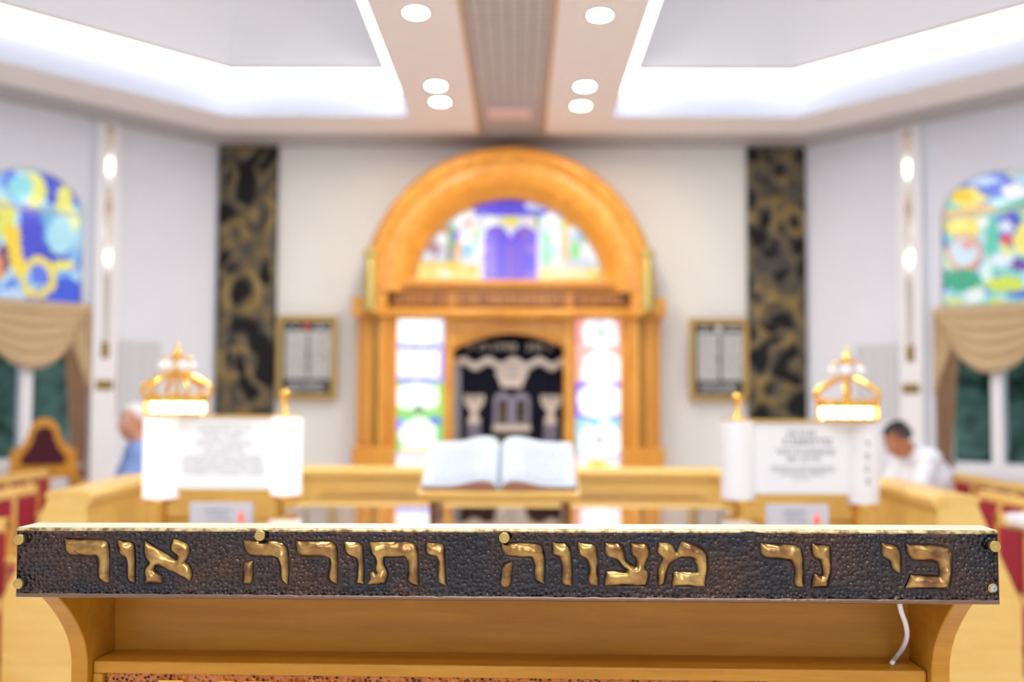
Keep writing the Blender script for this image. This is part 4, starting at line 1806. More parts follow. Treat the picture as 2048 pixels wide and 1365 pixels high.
# ------------------------------------------------------------------ ornate chair by the left window
def make_chair():
    p = W(88, 900, 7.3)
    root = thing('throne_chair', (p.x, 7.3, 0), 'ornate wooden armchair with dark red bell-shaped back below the left window', 'chair')
    Mx = Matrix.Translation((p.x, 7.3, 0)) @ Matrix.Rotation(math.radians(28), 4, 'Z')
    S = 7.3 / F_PX

    def zc(py):
        return W(88, py, 7.3).z
    half = [(62, 960), (60, 905), (40, 893), (31, 876), (26, 858), (19, 845), (8, 838)]
    out = [(-a * S, zc(b)) for a, b in half] + [(a * S, zc(b)) for a, b in reversed(half)]
    g = Geo(Mx)
    g.prism(out, 'y', .16, .22)
    g.build('back_frame', MAT['wood'], root, bevel=.01)
    half = [(41, 932), (39, 915), (27, 900), (20, 884), (16, 866), (9, 856)]
    out = [(-a * S, zc(b)) for a, b in half] + [(a * S, zc(b)) for a, b in reversed(half)]
    g = Geo(Mx)
    g.prism(out, 'y', .135, .16)
    g.build('back_cushion', MAT['burgundy'], root, bevel=.012)
    g = Geo(Mx)
    g.box(-.27, .27, -.34, .16, .38, .44)
    g.build('seat_frame', MAT['wood'], root, bevel=.008)
    g = Geo(Mx)
    g.box(-.25, .25, -.33, .13, .441, .51)
    g.build('seat_cushion', MAT['burgundy'], root, bevel=.025)
    for s in (-1, 1):
        g = Geo(Mx)
        g.tube([(s * .27, .19, .70), (s * .29, 0, .71), (s * .285, -.28, .69), (s * .28, -.33, .66)], .025, 10)
        g.build('armrest', MAT['wood'], root, smooth=True)
        g = Geo(Mx)
        g.tube([(s * .255, -.3, 0), (s * .255, -.3, .40), (s * .28, -.29, .68)], [.022, .028, .02], 10)
        g.build('leg', MAT['wood'], root, smooth=True)
        g = Geo(Mx)
        g.box(s * .23 - .025, s * .23 + .025, .15, .21, 0, .80)
        g.build('leg', MAT['wood'], root, bevel=.006)


make_chair()


# ------------------------------------------------------------------ people
def remesh(o, vox, smooth=4):
    md = o.modifiers.new('remesh', 'REMESH')
    md.mode = 'VOXEL'
    md.voxel_size = vox
    md.use_smooth_shade = True
    if smooth:
        ms = o.modifiers.new('smooth', 'SMOOTH')
        ms.iterations = smooth
        ms.factor = .6


def hand(g, wrist, fd, side, palm_n):
    """palm and five bent fingers; fd: finger direction, side: thumb direction"""
    wrist, fd, side, palm_n = Vector(wrist), Vector(fd).normalized(), Vector(side).normalized(), Vector(palm_n).normalized()
    for k in range(4):
        off = side * (.030 - .020 * k)
        kn = wrist + fd * .085 + off
        g.capsule(wrist + off * .5 + fd * .01, kn, .017, .012, 8)
        ln = (.038, .043, .040, .032)[k]
        m1 = kn + (fd + palm_n * .35).normalized() * ln
        m2 = m1 + (fd + palm_n * 1.1).normalized() * ln * .75
        g.capsule(kn, m1, .0095, .0085, 8)
        g.capsule(m1, m2, .0085, .0075, 8)
    t0 = wrist + fd * .025 + side * .025
    t1 = t0 + (side + fd * .7).normalized() * .04
    t2 = t1 + (side * .3 + fd + palm_n * .4).normalized() * .035
    g.capsule(t0, t1, .014, .011, 8)
    g.capsule(t1, t2, .0105, .009, 8)


def head_geo(g, c, rot):
    """adult head about 0.235 m high, facing -y before rot"""
    def P(x, y, z):
        return c + rot @ Vector((x, y, z))
    g.ball(P(0, .012, .03), 1, 20, 14, (.076, .095, .090), rot)
    g.ball(P(0, -.022, -.035), 1, 18, 12, (.062, .070, .078), rot)
    g.ball(P(0, -.052, -.088), .026, 12, 8)
    g.capsule(P(0, -.088, .022), P(0, -.104, -.018), .010, .015, 10)
    for s in (-1, 1):
        g.ball(P(s * .012, -.096, -.022), .010, 8, 6)
        g.ball(P(s * .034, -.076, .036), .016, 10, 6, (1.3, .8, .5), rot)
        g.ball(P(s * .045, -.066, -.020), .022, 10, 6)
        g.ball(P(s * .077, .012, .0), 1, 10, 8, (.010, .020, .034), rot)
    g.capsule(P(-.022, -.084, -.052), P(.022, -.084, -.052), .008, .008, 8)
    g.capsule(P(-.018, -.083, -.063), P(.018, -.083, -.063), .009, .009, 8)


def make_person(label, loc, yaw, lean, nk, head_yaw, head_pitch, skin, shirt, hair, kip, beard=False):
    """seated figure; faces -y at yaw 0"""
    root = thing('person', loc, label, 'person')
    R = Matrix.Rotation(yaw, 4, 'Z')
    B = Matrix.Translation(loc) @ R
    seat = .47
    hip = Vector((0, 0, seat + .10))

    def up(y, h):
        # point on the leaning torso
        return hip + Vector((0, -math.sin(lean) * h + y * math.cos(lean), math.cos(lean) * h - y * math.sin(lean) * -0))
    chest = up(0, .30)
    neck0 = up(0.02, .50)
    hc = neck0 + Vector((0, -nk[0], nk[1]))
    hrot = Matrix.Rotation(yaw + head_yaw, 3, 'Z') @ Matrix.Rotation(head_pitch, 3, 'X')
    sh = [up(0, .46) + Vector((s * .175, 0, 0)) for s in (-1, 1)]
    el = [sh[i] + Vector((s * .05, -.10 - .05 * math.sin(lean), -.26)) for i, s in enumerate((-1, 1))]
    wr = [Vector((s * .10, el[i].y - .24, max(el[i].z - .04, .70))) for i, s in enumerate((-1, 1))]
    kn = [Vector((s * .12, -.46, seat + .06)) for s in (-1, 1)]
    an = [Vector((s * .12, -.44, .09)) for s in (-1, 1)]
    g = Geo(B)
    g.capsule(hip, chest, .13, .14)
    g.capsule(chest + Vector((-.09, 0, .02)), chest + Vector((.09, 0, .02)), .12, .12)
    g.capsule(sh[0], sh[1], .07, .07)
    g.capsule(neck0, hc + Vector((0, .01, -.05)), .062, .056)
    for i, s in enumerate((-1, 1)):
        g.capsule(sh[i], el[i], .052, .042)
        g.capsule(el[i], wr[i], .042, .028)
        hand(g, wr[i], (-.1 * s, -1, -.2), (-s, 0, .1), (0, -.1, -1))
        g.capsule(hip + Vector((s * .09, 0, -.01)), kn[i], .085, .06)
        g.capsule(kn[i], an[i], .056, .04)
        g.capsule(an[i] + Vector((0, .03, -.045)), an[i] + Vector((0, -.15, -.055)), .04, .032)
    hcw = B @ hc
    g2 = Geo()
    head_geo(g2, hcw, hrot)
    g.v += g2.v
    base = len(g.v) - len(g2.v)
    for f in g2.f:
        g.f.append(tuple(i + base for i in f))
        g.c.append(None)
    body = g.build('body', skin, root, recalc=True)
    remesh(body, .006, 3)
    g = Geo(B)
    g.capsule(hip, chest, .148, .158)
    g.capsule(chest + Vector((-.09, 0, .02)), chest + Vector((.09, 0, .02)), .138, .138)
    g.capsule(sh[0], sh[1], .082, .082)
    g.capsule(neck0 - Vector((0, 0, .03)), neck0 + Vector((0, -.01, .018)), .084, .070)
    for i in range(2):
        g.capsule(sh[i], el[i], .070, .060)
        g.capsule(el[i], wr[i] + (el[i] - wr[i]).normalized() * .03, .058, .042)
    so = g.build('shirt', shirt, root)
    remesh(so, .010, 4)
    g = Geo(B)
    g.capsule(hip + Vector((-.05, 0, -.015)), hip + Vector((.05, 0, -.015)), .135, .135)
    for i, s in enumerate((-1, 1)):
        g.capsule(hip + Vector((s * .09, 0, -.01)), kn[i], .098, .074)
        g.capsule(kn[i], an[i] + Vector((0, 0, .03)), .070, .056)
    to = g.build('trousers', MAT['trousers'], root)
    remesh(to, .010, 4)
    for i, s in enumerate((-1, 1)):
        g = Geo(B)
        g.capsule(an[i] + Vector((0, .04, -.042)), an[i] + Vector((0, -.17, -.05)), .047, .038)
        sh_ = g.build('shoe', MAT['black'], root, smooth=True)
    # hair: cap over the back and sides
    g = Geo()

    def P(x, y, z):
        return hcw + hrot @ Vector((x, y, z))
    for i in range(420):
        th = rnd.uniform(0, 2 * math.pi)
        ph = rnd.uniform(0, math.pi)
        d = Vector((math.sin(ph) * math.cos(th), math.sin(ph) * math.sin(th), math.cos(ph)))
        if d.y < -.35 and d.z < .62:
            continue
        if d.z < -.45 or (d.y < .05 and d.z < .1):
            continue
        g.ball(P(d.x * .074, .014 + d.y * .093, .032 + d.z * .088), .018, 8, 6)
    ho = g.build('hair', hair, root)
    remesh(ho, .007, 3)
    if kip:
        g = Geo()
        vs = []

        def kf(a, t):
            th = 2 * math.pi * a
            ph = t * 1.0
            return P(.086 * math.sin(ph) * math.cos(th), .024 + .106 * math.sin(ph) * math.sin(th), .038 + .096 * math.cos(ph))
        g.grid(kf, 24, 8)
        g.build('cap', MAT['kippah'], root, smooth=True, solid=.004)
    # eyes
    for s in (-1, 1):
        g = Geo()
        g.ball(P(s * .033, -.0765, .018), .0105, 12, 8)
        eo = g.build('eye', MAT['white'], root, smooth=True)
        g = Geo()
        g.ball(P(s * .033, -.0836, .018), .005, 10, 6)
        g.build('iris', MAT['black'], eo, smooth=True)
        g = Geo()
        g.capsule(P(s * .018, -.088, .040), P(s * .048, -.078, .043), .005, .004, 8)
        g.build('eyebrow', hair, root, smooth=True)
    return root, hcw


r_, h1 = make_person('white-haired person in a blue shirt seated left, behind the left scroll lamp', Vector((-2.525, 6.14, 0)), math.radians(-62), math.radians(8), (.05, .165), math.radians(28), math.radians(6), MAT['skin'], MAT['shirt_blue'], MAT['hair_white'], False)
r2_, h2 = make_person('person in a white shirt and dark cap bowed over, behind the right scroll lamp', Vector((3.02, 6.50, 0)), math.radians(-86), math.radians(21), (.145, .085), math.radians(0), math.radians(34), MAT['skin_tan'], MAT['shirt_white'], MAT['hair_dark'], True)
print('HEADS', project(h1), project(h2))

# chairs they sit on
for loc, yaw, lab in ((Vector((-2.525, 6.14, 0)), math.radians(-62), 'plain wooden armchair under the white-haired person on the left'),):
    root = thing('armchair', loc, lab, 'chair')
    B = Matrix.Translation(loc) @ Matrix.Rotation(yaw, 4, 'Z')
    g = Geo(B)
    g.box(-.25, .25, -.26, .24, .39, .43)
    g.build('seat', MAT['wood'], root, bevel=.008)
    g = Geo(B)
    g.box(-.24, .24, .20, .23, .60, .86)
    g.build('backrest', MAT['wood'], root, bevel=.008)
    for sx_ in (-1, 1):
        for sy in (-1, 1):
            g = Geo(B)
            x, y = sx_ * .245, -.02 + sy * .235
            g.box(x - .02, x + .02, y - .02, y + .02, 0, .86 if sy > 0 else .66)
            g.build('leg', MAT['wood'], root, bevel=.004)
        g = Geo(B)
        g.box(sx_ * .245 - .028, sx_ * .245 + .028, -.28, .2, .655, .685)
        g.build('armrest', MAT['wood'], root, bevel=.006)

# ------------------------------------------------------------------ the lectern in front
DL, DR = 1.13, 1.07
PLT, PRT = W(41, 1055, DL), W(1991, 1061, DR)
PLB, PRB = W(37, 1192, DL), W(1993, 1207, DR)
ZTOP = (PLT.z + PRT.z) / 2
ZBOT = (PLB.z + PRB.z) / 2
BW = ((PLT - PRT).xy.length + (PLB - PRB).xy.length) / 2
BH = ZTOP - ZBOT
midp = (PLT + PRT + PLB + PRB) / 4
ux = Vector((PRT.x - PLT.x, PRT.y - PLT.y, 0)).normalized()
vy = Vector((-ux.y, ux.x, 0))
BRISE = ((PRT.z - PLT.z) + (PRB.z - PLB.z)) / 2
print('BOARD', BW, BH, ZTOP, BRISE, PLT, PRT, PLB, PRB)
# local: x along the board from its centre, y into the room, z up
LM = Matrix(((ux.x, vy.x, 0, midp.x), (ux.y, vy.y, 0, midp.y), (0, 0, 1, 0), (0, 0, 0, 1)))
ZMID = (ZTOP + ZBOT) / 2
LM = LM @ Matrix.Translation((0, 0, ZMID)) @ Matrix.Rotation(-math.atan2(BRISE, BW), 4, 'Y') @ Matrix.Translation((0, 0, -ZMID))
LMI = LM.inverted()
lect = thing('lectern', (midp.x, midp.y + .2, 0), 'foreground wooden lectern topped by a dark hammered copper board with brass Hebrew letters', 'lectern')


def LP(px, py):
    """local (x, z) where the pixel's ray meets the plane of the board face"""
    v = fwd + rgt * ((px - 1024.0) / F_PX) + upv * ((682.5 + SHIFT - py) / F_PX)
    o_ = LMI @ CAM
    d_ = LMI.to_3x3() @ v
    t = -o_.y / d_.y
    q = o_ + d_ * t
    return q.x, q.z


# ---- letters (outlines measured on the photograph at 8.028 x zoom)
LET = [
    (20, [[(890, 290), (960, 305), (1500, 318), (1570, 345), (1605, 420), (1612, 600), (1610, 1010), (1520, 1000), (1450, 960), (1425, 880), (1425, 640), (1400, 585), (1370, 575), (1000, 565), (930, 530), (890, 460)]]),
    (220, [[(130, 320), (220, 345), (330, 355), (380, 375), (410, 440), (415, 1010), (340, 1005), (300, 965), (285, 880), (285, 680), (265, 610), (200, 575), (150, 520), (130, 420)]]),
    (220, [[(570, 325), (700, 415), (1080, 640), (1100, 590), (1070, 560), (1010, 520), (980, 460), (990, 390), (1030, 300), (1170, 335), (1270, 400), (1300, 490), (1275, 560), (1215, 680), (1290, 730), (1330, 830), (1325, 910), (1295, 985), (1000, 820), (800, 740), (735, 735), (715, 790), (770, 840), (850, 900), (865, 950), (840, 1020), (570, 1025), (575, 930), (560, 860), (575, 760), (640, 690), (580, 620), (550, 520), (555, 430)]]),
    (470, [[(150, 325), (350, 325), (600, 330), (720, 350), (800, 390), (845, 460), (865, 580), (870, 800), (855, 1040), (780, 1000), (735, 920), (735, 740), (705, 650), (650, 600), (560, 580), (300, 580), (220, 550), (165, 480), (150, 400)],
           [(150, 690), (200, 660), (300, 655), (300, 940), (275, 1005), (220, 1030), (140, 1025), (135, 850)]]),
    (470, [[(985, 325), (1060, 345), (1500, 345), (1580, 360), (1630, 420), (1650, 500), (1655, 800), (1650, 1030), (1560, 1010), (1505, 960), (1495, 880), (1520, 760), (1540, 680), (1510, 620), (1450, 590), (1380, 575), (1100, 590), (1030, 550), (990, 490)]]),
    (670, [[(155, 335), (200, 355), (330, 355), (410, 375), (450, 430), (465, 550), (465, 1030), (350, 1025), (340, 980), (365, 900), (370, 700), (350, 620), (300, 600), (220, 575), (165, 520), (150, 430)]]),
    (670, [[(560, 340), (620, 360), (1100, 350), (1240, 360), (1300, 400), (1335, 500), (1335, 800), (1350, 1055), (1250, 1050), (1180, 990), (1165, 930), (1180, 850), (1185, 680), (1160, 620), (1100, 595), (790, 600), (780, 680), (800, 750), (840, 810), (850, 880), (830, 980), (805, 1030), (520, 1035), (560, 960), (575, 900), (560, 850), (620, 820), (660, 860), (680, 850), (660, 800), (660, 680), (645, 600), (590, 570), (570, 500), (565, 400)]]),
    (670, [[(1475, 345), (1540, 375), (1680, 370), (1730, 390), (1760, 450), (1770, 550), (1770, 1000), (1800, 1055), (1740, 1045), (1670, 1010), (1660, 950), (1660, 700), (1650, 640), (1610, 585), (1530, 580), (1475, 540), (1455, 460)]]),
    (980, [[(180, 350), (250, 365), (600, 375), (770, 385), (830, 410), (865, 500), (880, 620), (875, 1030), (800, 1020), (735, 980), (715, 920), (715, 720), (690, 640), (640, 610), (350, 595), (260, 565), (200, 490), (180, 420)],
           [(180, 850), (190, 770), (230, 690), (300, 670), (365, 680), (355, 800), (345, 1000), (310, 1065), (250, 1085), (190, 1065), (165, 1000)]]),
    (980, [[(1005, 350), (1060, 375), (1200, 375), (1260, 410), (1290, 470), (1310, 700), (1315, 1060), (1210, 1055), (1165, 1010), (1150, 930), (1160, 800), (1155, 680), (1130, 620), (1060, 585), (1005, 550), (1000, 450)]]),
    (980, [[(1415, 350), (1480, 380), (1650, 390), (1710, 430), (1725, 560), (1735, 1060), (1640, 1055), (1590, 1010), (1580, 900), (1585, 750), (1565, 650), (1510, 605), (1450, 580), (1420, 520), (1408, 430)]]),
    (1190, [[(165, 365), (250, 380), (370, 380), (440, 410), (465, 460), (475, 600), (520, 680), (600, 730), (660, 750), (670, 690), (660, 610), (600, 580), (575, 500), (575, 370), (660, 385), (800, 380), (850, 410), (875, 480), (860, 560), (810, 670), (780, 770), (850, 840), (860, 900), (835, 1020), (815, 1060), (155, 1060), (150, 950), (180, 820), (500, 825), (500, 795), (440, 770), (370, 670), (310, 610), (210, 595), (170, 530), (160, 450)]]),
    (1190, [[(1015, 350), (1080, 365), (1180, 370), (1240, 405), (1275, 470), (1305, 510), (1320, 470), (1380, 340), (1550, 375), (1680, 420), (1760, 490), (1800, 560), (1810, 680), (1805, 800), (1760, 980), (1760, 1070), (1235, 1065), (1240, 950), (1255, 830), (1640, 835), (1640, 750), (1610, 670), (1560, 620), (1460, 600), (1330, 620), (1240, 660), (1190, 720), (1150, 800), (1140, 900), (1120, 1020), (1060, 1060), (1010, 1040), (1000, 900), (1015, 750), (1090, 630), (1090, 600), (1030, 560), (995, 500), (1005, 420)]]),
    (1480, [[(320, 365), (400, 385), (800, 395), (900, 410), (970, 460), (1000, 540), (1010, 640), (1015, 1085), (920, 1080), (870, 1020), (865, 950), (880, 850), (860, 720), (830, 670), (740, 640), (430, 625), (360, 585), (325, 520), (315, 430)]]),
    (1480, [[(1145, 370), (1210, 395), (1410, 410), (1440, 430), (1450, 600), (1460, 830), (1420, 960), (1400, 1085), (1140, 1085), (1140, 1000), (1170, 870), (1200, 860), (1310, 895), (1325, 860), (1305, 700), (1285, 640), (1200, 610), (1150, 550), (1140, 450)]]),
    (1750, [[(95, 360), (170, 385), (310, 400), (360, 430), (395, 520), (410, 640), (390, 860), (290, 810), (255, 750), (240, 670), (200, 630), (120, 590), (95, 520), (90, 440)]]),
    (1750, [[(485, 375), (560, 400), (900, 395), (1060, 405), (1150, 440), (1200, 490), (1225, 580), (1225, 800), (1210, 960), (1170, 1110), (470, 1095), (530, 960), (555, 880), (1010, 900), (1020, 800), (1010, 720), (960, 665), (620, 645), (560, 620), (510, 550), (485, 470)]]),
]


def round_outline(pts, it=2):
    """corner cutting that keeps sharp tips"""
    pts = [Vector(p) for p in pts]
    n = len(pts)
    sharp = []
    for i in range(n):
        a, b, c = pts[i - 1], pts[i], pts[(i + 1) % n]
        ang = (b - a).angle(c - b, 0)
        sharp.append(ang > math.radians(62))
    for _ in range(it):
        out, so = [], []
        n = len(pts)
        for i in range(n):
            a, b, c = pts[i - 1], pts[i], pts[(i + 1) % n]
            if sharp[i]:
                out += [b.lerp(a, .12), b, b.lerp(c, .12)]
                so += [False, True, False]
            else:
                out += [b.lerp(a, .25), b.lerp(c, .25)]
                so += [False, False]
        pts, sharp = out, so
    return pts


def resample(pts, step):
    out = []
    n = len(pts)
    for i in range(n):
        a, b = pts[i], pts[(i + 1) % n]
        k = max(1, int((b - a).length / step))
        for j in range(k):
            out.append(a.lerp(b, j / k))
    return out


outlines = []       # in local board coordinates
for x0, polys in LET:
    ol = []
    for poly in polys:
        pts = [Vector(LP(x0 + X / 8.028, 1040 + Y / 8.028)) for X, Y in round_outline(poly)]
        ol.append(resample(pts, .0014))
    outlines.append(ol)

segA, segB = [], []
for ol in outlines:
    for pl in ol:
        for i in range(len(pl)):
            segA.append(pl[i - 1])
            segB.append(pl[i])
segA = np.array([tuple(p) for p in segA])
segB = np.array([tuple(p) for p in segB])


def seg_dist(P, A, B):
    """distance of points P to the nearest of segments A-B (chunked)"""
    out = np.full(len(P), 1e9)
    for s in range(0, len(P), 4000):
        q = P[s:s + 4000]
        d = B - A
        L2 = (d ** 2).sum(1) + 1e-18
        t = ((q[:, None, :] - A[None]) * d[None]).sum(2) / L2[None]
        t = np.clip(t, 0, 1)
        pr = A[None] + t[..., None] * d[None]
        out[s:s + 4000] = np.sqrt(((q[:, None, :] - pr) ** 2).sum(2)).min(1)
    return out


def pip(P, poly):
    x, y = P[:, 0], P[:, 1]
    r = np.zeros(len(P), bool)
    n = len(poly)
    for i in range(n):
        ax_, ay = poly[i]
        bx, by = poly[i - 1]
        if ay == by:
            continue
        c = ((ay > y) != (by > y)) & (x < (bx - ax_) * (y - ay) / (by - ay) + ax_)
        r ^= c
    return r


# ---- hammered plate as a fine height field
ZB0, ZT0 = ZBOT + .0015, ZTOP - .0030
NXP, NZP = 1300, 96
xs = np.linspace(-BW / 2, BW / 2, NXP + 1)
zs = np.linspace(ZB0, ZT0, NZP + 1)
GX, GZ = np.meshgrid(xs, zs, indexing='ij')
# keep mesh tilted with the board
P = np.stack([GX.ravel(), GZ.ravel()], 1)
dist = np.full(len(P), 1.0)
for ol in outlines:
    allp = np.array([tuple(p) for pl in ol for p in pl])
    lo, hi = allp.min(0) - .012, allp.max(0) + .012
    sel = np.where((P[:, 0] > lo[0]) & (P[:, 0] < hi[0]) & (P[:, 1] > lo[1]) & (P[:, 1] < hi[1]))[0]
    if not len(sel):
        continue
    A = np.concatenate([np.array([tuple(pl[i - 1]) for i in range(len(pl))]) for pl in ol])
    Bq = np.concatenate([np.array([tuple(pl[i]) for i in range(len(pl))]) for pl in ol])
    dd = seg_dist(P[sel], A, Bq)
    ins = np.zeros(len(sel), bool)
    for pl in ol:
        ins |= pip(P[sel], [tuple(p) for p in pl])
    dd = np.where(ins, 0.0, dd)
    dist[sel] = np.minimum(dist[sel], dd)
# pits: jittered grid of punch marks
CELL = .0056
nx_, nz_ = int(BW / CELL) + 4, int(BH / CELL) + 4
jx = nrs.uniform(.12, .88, (nx_, nz_))
jz = nrs.uniform(.12, .88, (nx_, nz_))
rad = nrs.uniform(.75, 1.2, (nx_, nz_))
fx = (P[:, 0] + BW / 2) / CELL + 1
fz = (P[:, 1] - ZBOT) / CELL + 1
ix, iz = np.floor(fx).astype(int), np.floor(fz).astype(int)
best = np.full(len(P), 9.0)
for ddx in (-1, 0, 1):
    for ddz in (-1, 0, 1):
        cx, cz = np.clip(ix + ddx, 0, nx_ - 1), np.clip(iz + ddz, 0, nz_ - 1)
        off = np.where(cz % 2 == 0, .25, -.25)
        q = np.hypot(fx - (cx + jx[cx, cz] + off * .0), fz - (cz + jz[cx, cz])) / rad[cx, cz]
        best = np.minimum(best, q)
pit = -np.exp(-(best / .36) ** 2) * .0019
soft = np.sin(P[:, 0] * 61) * .0003 + np.sin(P[:, 0] * 23 + P[:, 1] * 90) * .0003
fade = np.clip((dist - .0012) / .003, 0, 1)
edge = np.clip(np.minimum(P[:, 1] - ZB0, ZT0 - P[:, 1]) / .004, 0, 1)
groove = -.0009 * np.exp(-(dist / .0016) ** 2)
# screw seat without a screw
sx0, sz0 = LP(1499, 1074)
seat_d = np.hypot(P[:, 0] - sx0, P[:, 1] - sz0)
fade = fade * np.clip((seat_d - .0055) / .003, 0, 1)
seat_h = np.where(seat_d < .006, -.0007, 0) + .0005 * np.exp(-((seat_d - .0062) / .0009) ** 2)
hgt = (pit * fade + soft * edge + groove + seat_h)
lip = .0016 * (1 - edge) ** 2
yv = -.003 - hgt - lip
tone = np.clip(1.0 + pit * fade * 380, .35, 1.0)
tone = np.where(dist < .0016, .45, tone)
rim = (1 - edge)
wear = np.clip((best - .6) * .8, 0, .3) * fade
vs = []
lm = np.array(LM)
co = np.stack([P[:, 0], yv, P[:, 1], np.ones(len(P))], 1) @ lm.T
off = lect.location
me = bpy.data.meshes.new('copper_plate')
idx = np.arange((NXP + 1) * (NZP + 1)).reshape(NXP + 1, NZP + 1)
quads = np.stack([idx[:-1, :-1], idx[1:, :-1], idx[1:, 1:], idx[:-1, 1:]], -1).reshape(-1, 4)
me.from_pydata((co[:, :3] - np.array(off)).tolist(), [], quads.tolist())
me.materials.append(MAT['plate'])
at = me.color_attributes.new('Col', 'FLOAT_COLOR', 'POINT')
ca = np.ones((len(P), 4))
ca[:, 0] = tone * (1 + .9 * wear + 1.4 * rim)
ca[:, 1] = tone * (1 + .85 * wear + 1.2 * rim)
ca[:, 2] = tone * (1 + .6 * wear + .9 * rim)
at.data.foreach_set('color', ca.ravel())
me.polygons.foreach_set('use_smooth', [True] * len(me.polygons))
me.update()
plate = bpy.data.objects.new('copper_plate', me)
COL.objects.link(plate)
plate.parent = lect
plate['label'] = 'dark hammered copper plate'

# ---- board behind the plate, folded brass edge on top
g = Geo(LM)
g.box(-BW / 2 + .001, BW / 2 - .001, .0012, .040, ZBOT + .001, ZTOP - .001)
g.build('top_board', MAT['wood_lectern'], lect)
g = Geo(LM)
NE = 220


def fold(s, t):
    x = -BW / 2 - .0008 + s * (BW + .0016)
    wob = .0007 * noise.noise(Vector((x * 60, 1.1, 0))) + .0003 * noise.noise(Vector((x * 220, 5, 0)))
    wob += .0011 * math.exp(-((x - sx_seat) / .018) ** 2)
    prof3 = [(-.0040, ZTOP - .0042 + wob), (-.0052, ZTOP - .0032 + wob), (-.0050, ZTOP - .0012), (-.0040, ZTOP - .0004), (-.0030, ZTOP)]
    y, z = prof3[int(round(t * 4))]
    return (x, y, z)


sx_seat = LP(1499, 1074)[0]
g.grid(fold, NE, 4)
g.build('folded_top_edge', MAT['edge'], lect, smooth=True)
g = Geo(LM)
g.box(-BW / 2 - .0008, BW / 2 + .0008, -.0032, .040, ZTOP - .0008, ZTOP + .0004)
g.build('top_face', plain('cove_sheen_brass', (226, 212, 184), .38, .45, var=.06, vscale=30), lect)  # paler brass: the cove's reflection on the top is painted into the colour
g = Geo(LM)


def fold2(s, t):
    x = -BW / 2 - .0008 + s * (BW + .0016)
    wob = .0010 * noise.noise(Vector((x * 70, 7.1, 0)))
    prof3 = [(-.0042, ZBOT + .0042 + wob), (-.0054, ZBOT + .0026 + wob), (-.005, ZBOT), (-.003, ZBOT - .0012), (.040, ZBOT - .0012)]
    y, z = prof3[int(round(t * 4))]
    return (x, y, z)


g.grid(fold2, NE, 4)
g.build('folded_bottom_edge', plain('dark_copper_edge', (122, 98, 84), .32, .85, bump=.4, bscale=160), lect, smooth=True)
for s in (-1, 1):
    g = Geo(LM)
    x = s * BW / 2
    g.box(min(x, x + s * .0012), max(x, x + s * .0012), -.0045, .040, ZBOT, ZTOP)
    g.build('side_edge', plain('copper_end', (112, 88, 66), .35, .8), lect, bevel=.0006)

# ---- letters
for ol in outlines:
    gv, gf, gc = [], [], []
    for pl in ol:
        bnd = np.array([tuple(p) for p in pl])
        lo, hi = bnd.min(0), bnd.max(0)
        stp = .0016
        gx, gz = np.meshgrid(np.arange(lo[0], hi[0], stp), np.arange(lo[1], hi[1], stp), indexing='ij')
        q = np.stack([gx.ravel(), gz.ravel()], 1)
        q = q + nrs.uniform(-.0002, .0002, q.shape)
        A = np.roll(bnd, 1, 0)
        m_ = pip(q, [tuple(p) for p in bnd])
        q = q[m_]
        dq = seg_dist(q, A, bnd)
        q = q[dq > .0007]
        dq = dq[dq > .0007]
        pts = [Vector(p) for p in bnd] + [Vector(p) for p in q]
        nb = len(bnd)
        vv, ee, ff, ov, oe, of = delaunay_2d_cdt(pts, [(i, (i + 1) % nb) for i in range(nb)], [], 1, 1e-7)
        base = len(gv)
        vp = np.array([tuple(v) for v in vv])
        dv = seg_dist(vp, A, bnd)
        for k in range(len(vp)):
            x, z = vp[k]
            d_ = dv[k]
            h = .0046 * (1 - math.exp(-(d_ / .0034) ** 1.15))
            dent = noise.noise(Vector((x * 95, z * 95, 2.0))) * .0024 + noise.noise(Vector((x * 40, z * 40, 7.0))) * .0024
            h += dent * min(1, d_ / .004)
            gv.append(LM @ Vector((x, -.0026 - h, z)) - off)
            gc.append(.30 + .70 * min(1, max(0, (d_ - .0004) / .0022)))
        for f in ff:
            gf.append(tuple(i + base for i in f))
    me = bpy.data.meshes.new('letter')
    me.from_pydata([tuple(p) for p in gv], [], gf)
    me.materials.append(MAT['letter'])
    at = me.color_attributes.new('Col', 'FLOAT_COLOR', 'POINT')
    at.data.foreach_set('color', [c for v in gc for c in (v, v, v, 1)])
    bm = bmesh.new()
    bm.from_mesh(me)
    bmesh.ops.recalc_face_normals(bm, faces=bm.faces)
    # make the faces look toward the viewer
    if sum((f.normal.dot(vy) for f in bm.faces)) > 0:
        bmesh.ops.reverse_faces(bm, faces=bm.faces)
    bm.to_mesh(me)
    bm.free()
    me.polygons.foreach_set('use_smooth', [True] * len(me.polygons))
    o = bpy.data.objects.new('letter', me)
    COL.objects.link(o)
    o.parent = lect
    o['label'] = 'raised polished brass letter'

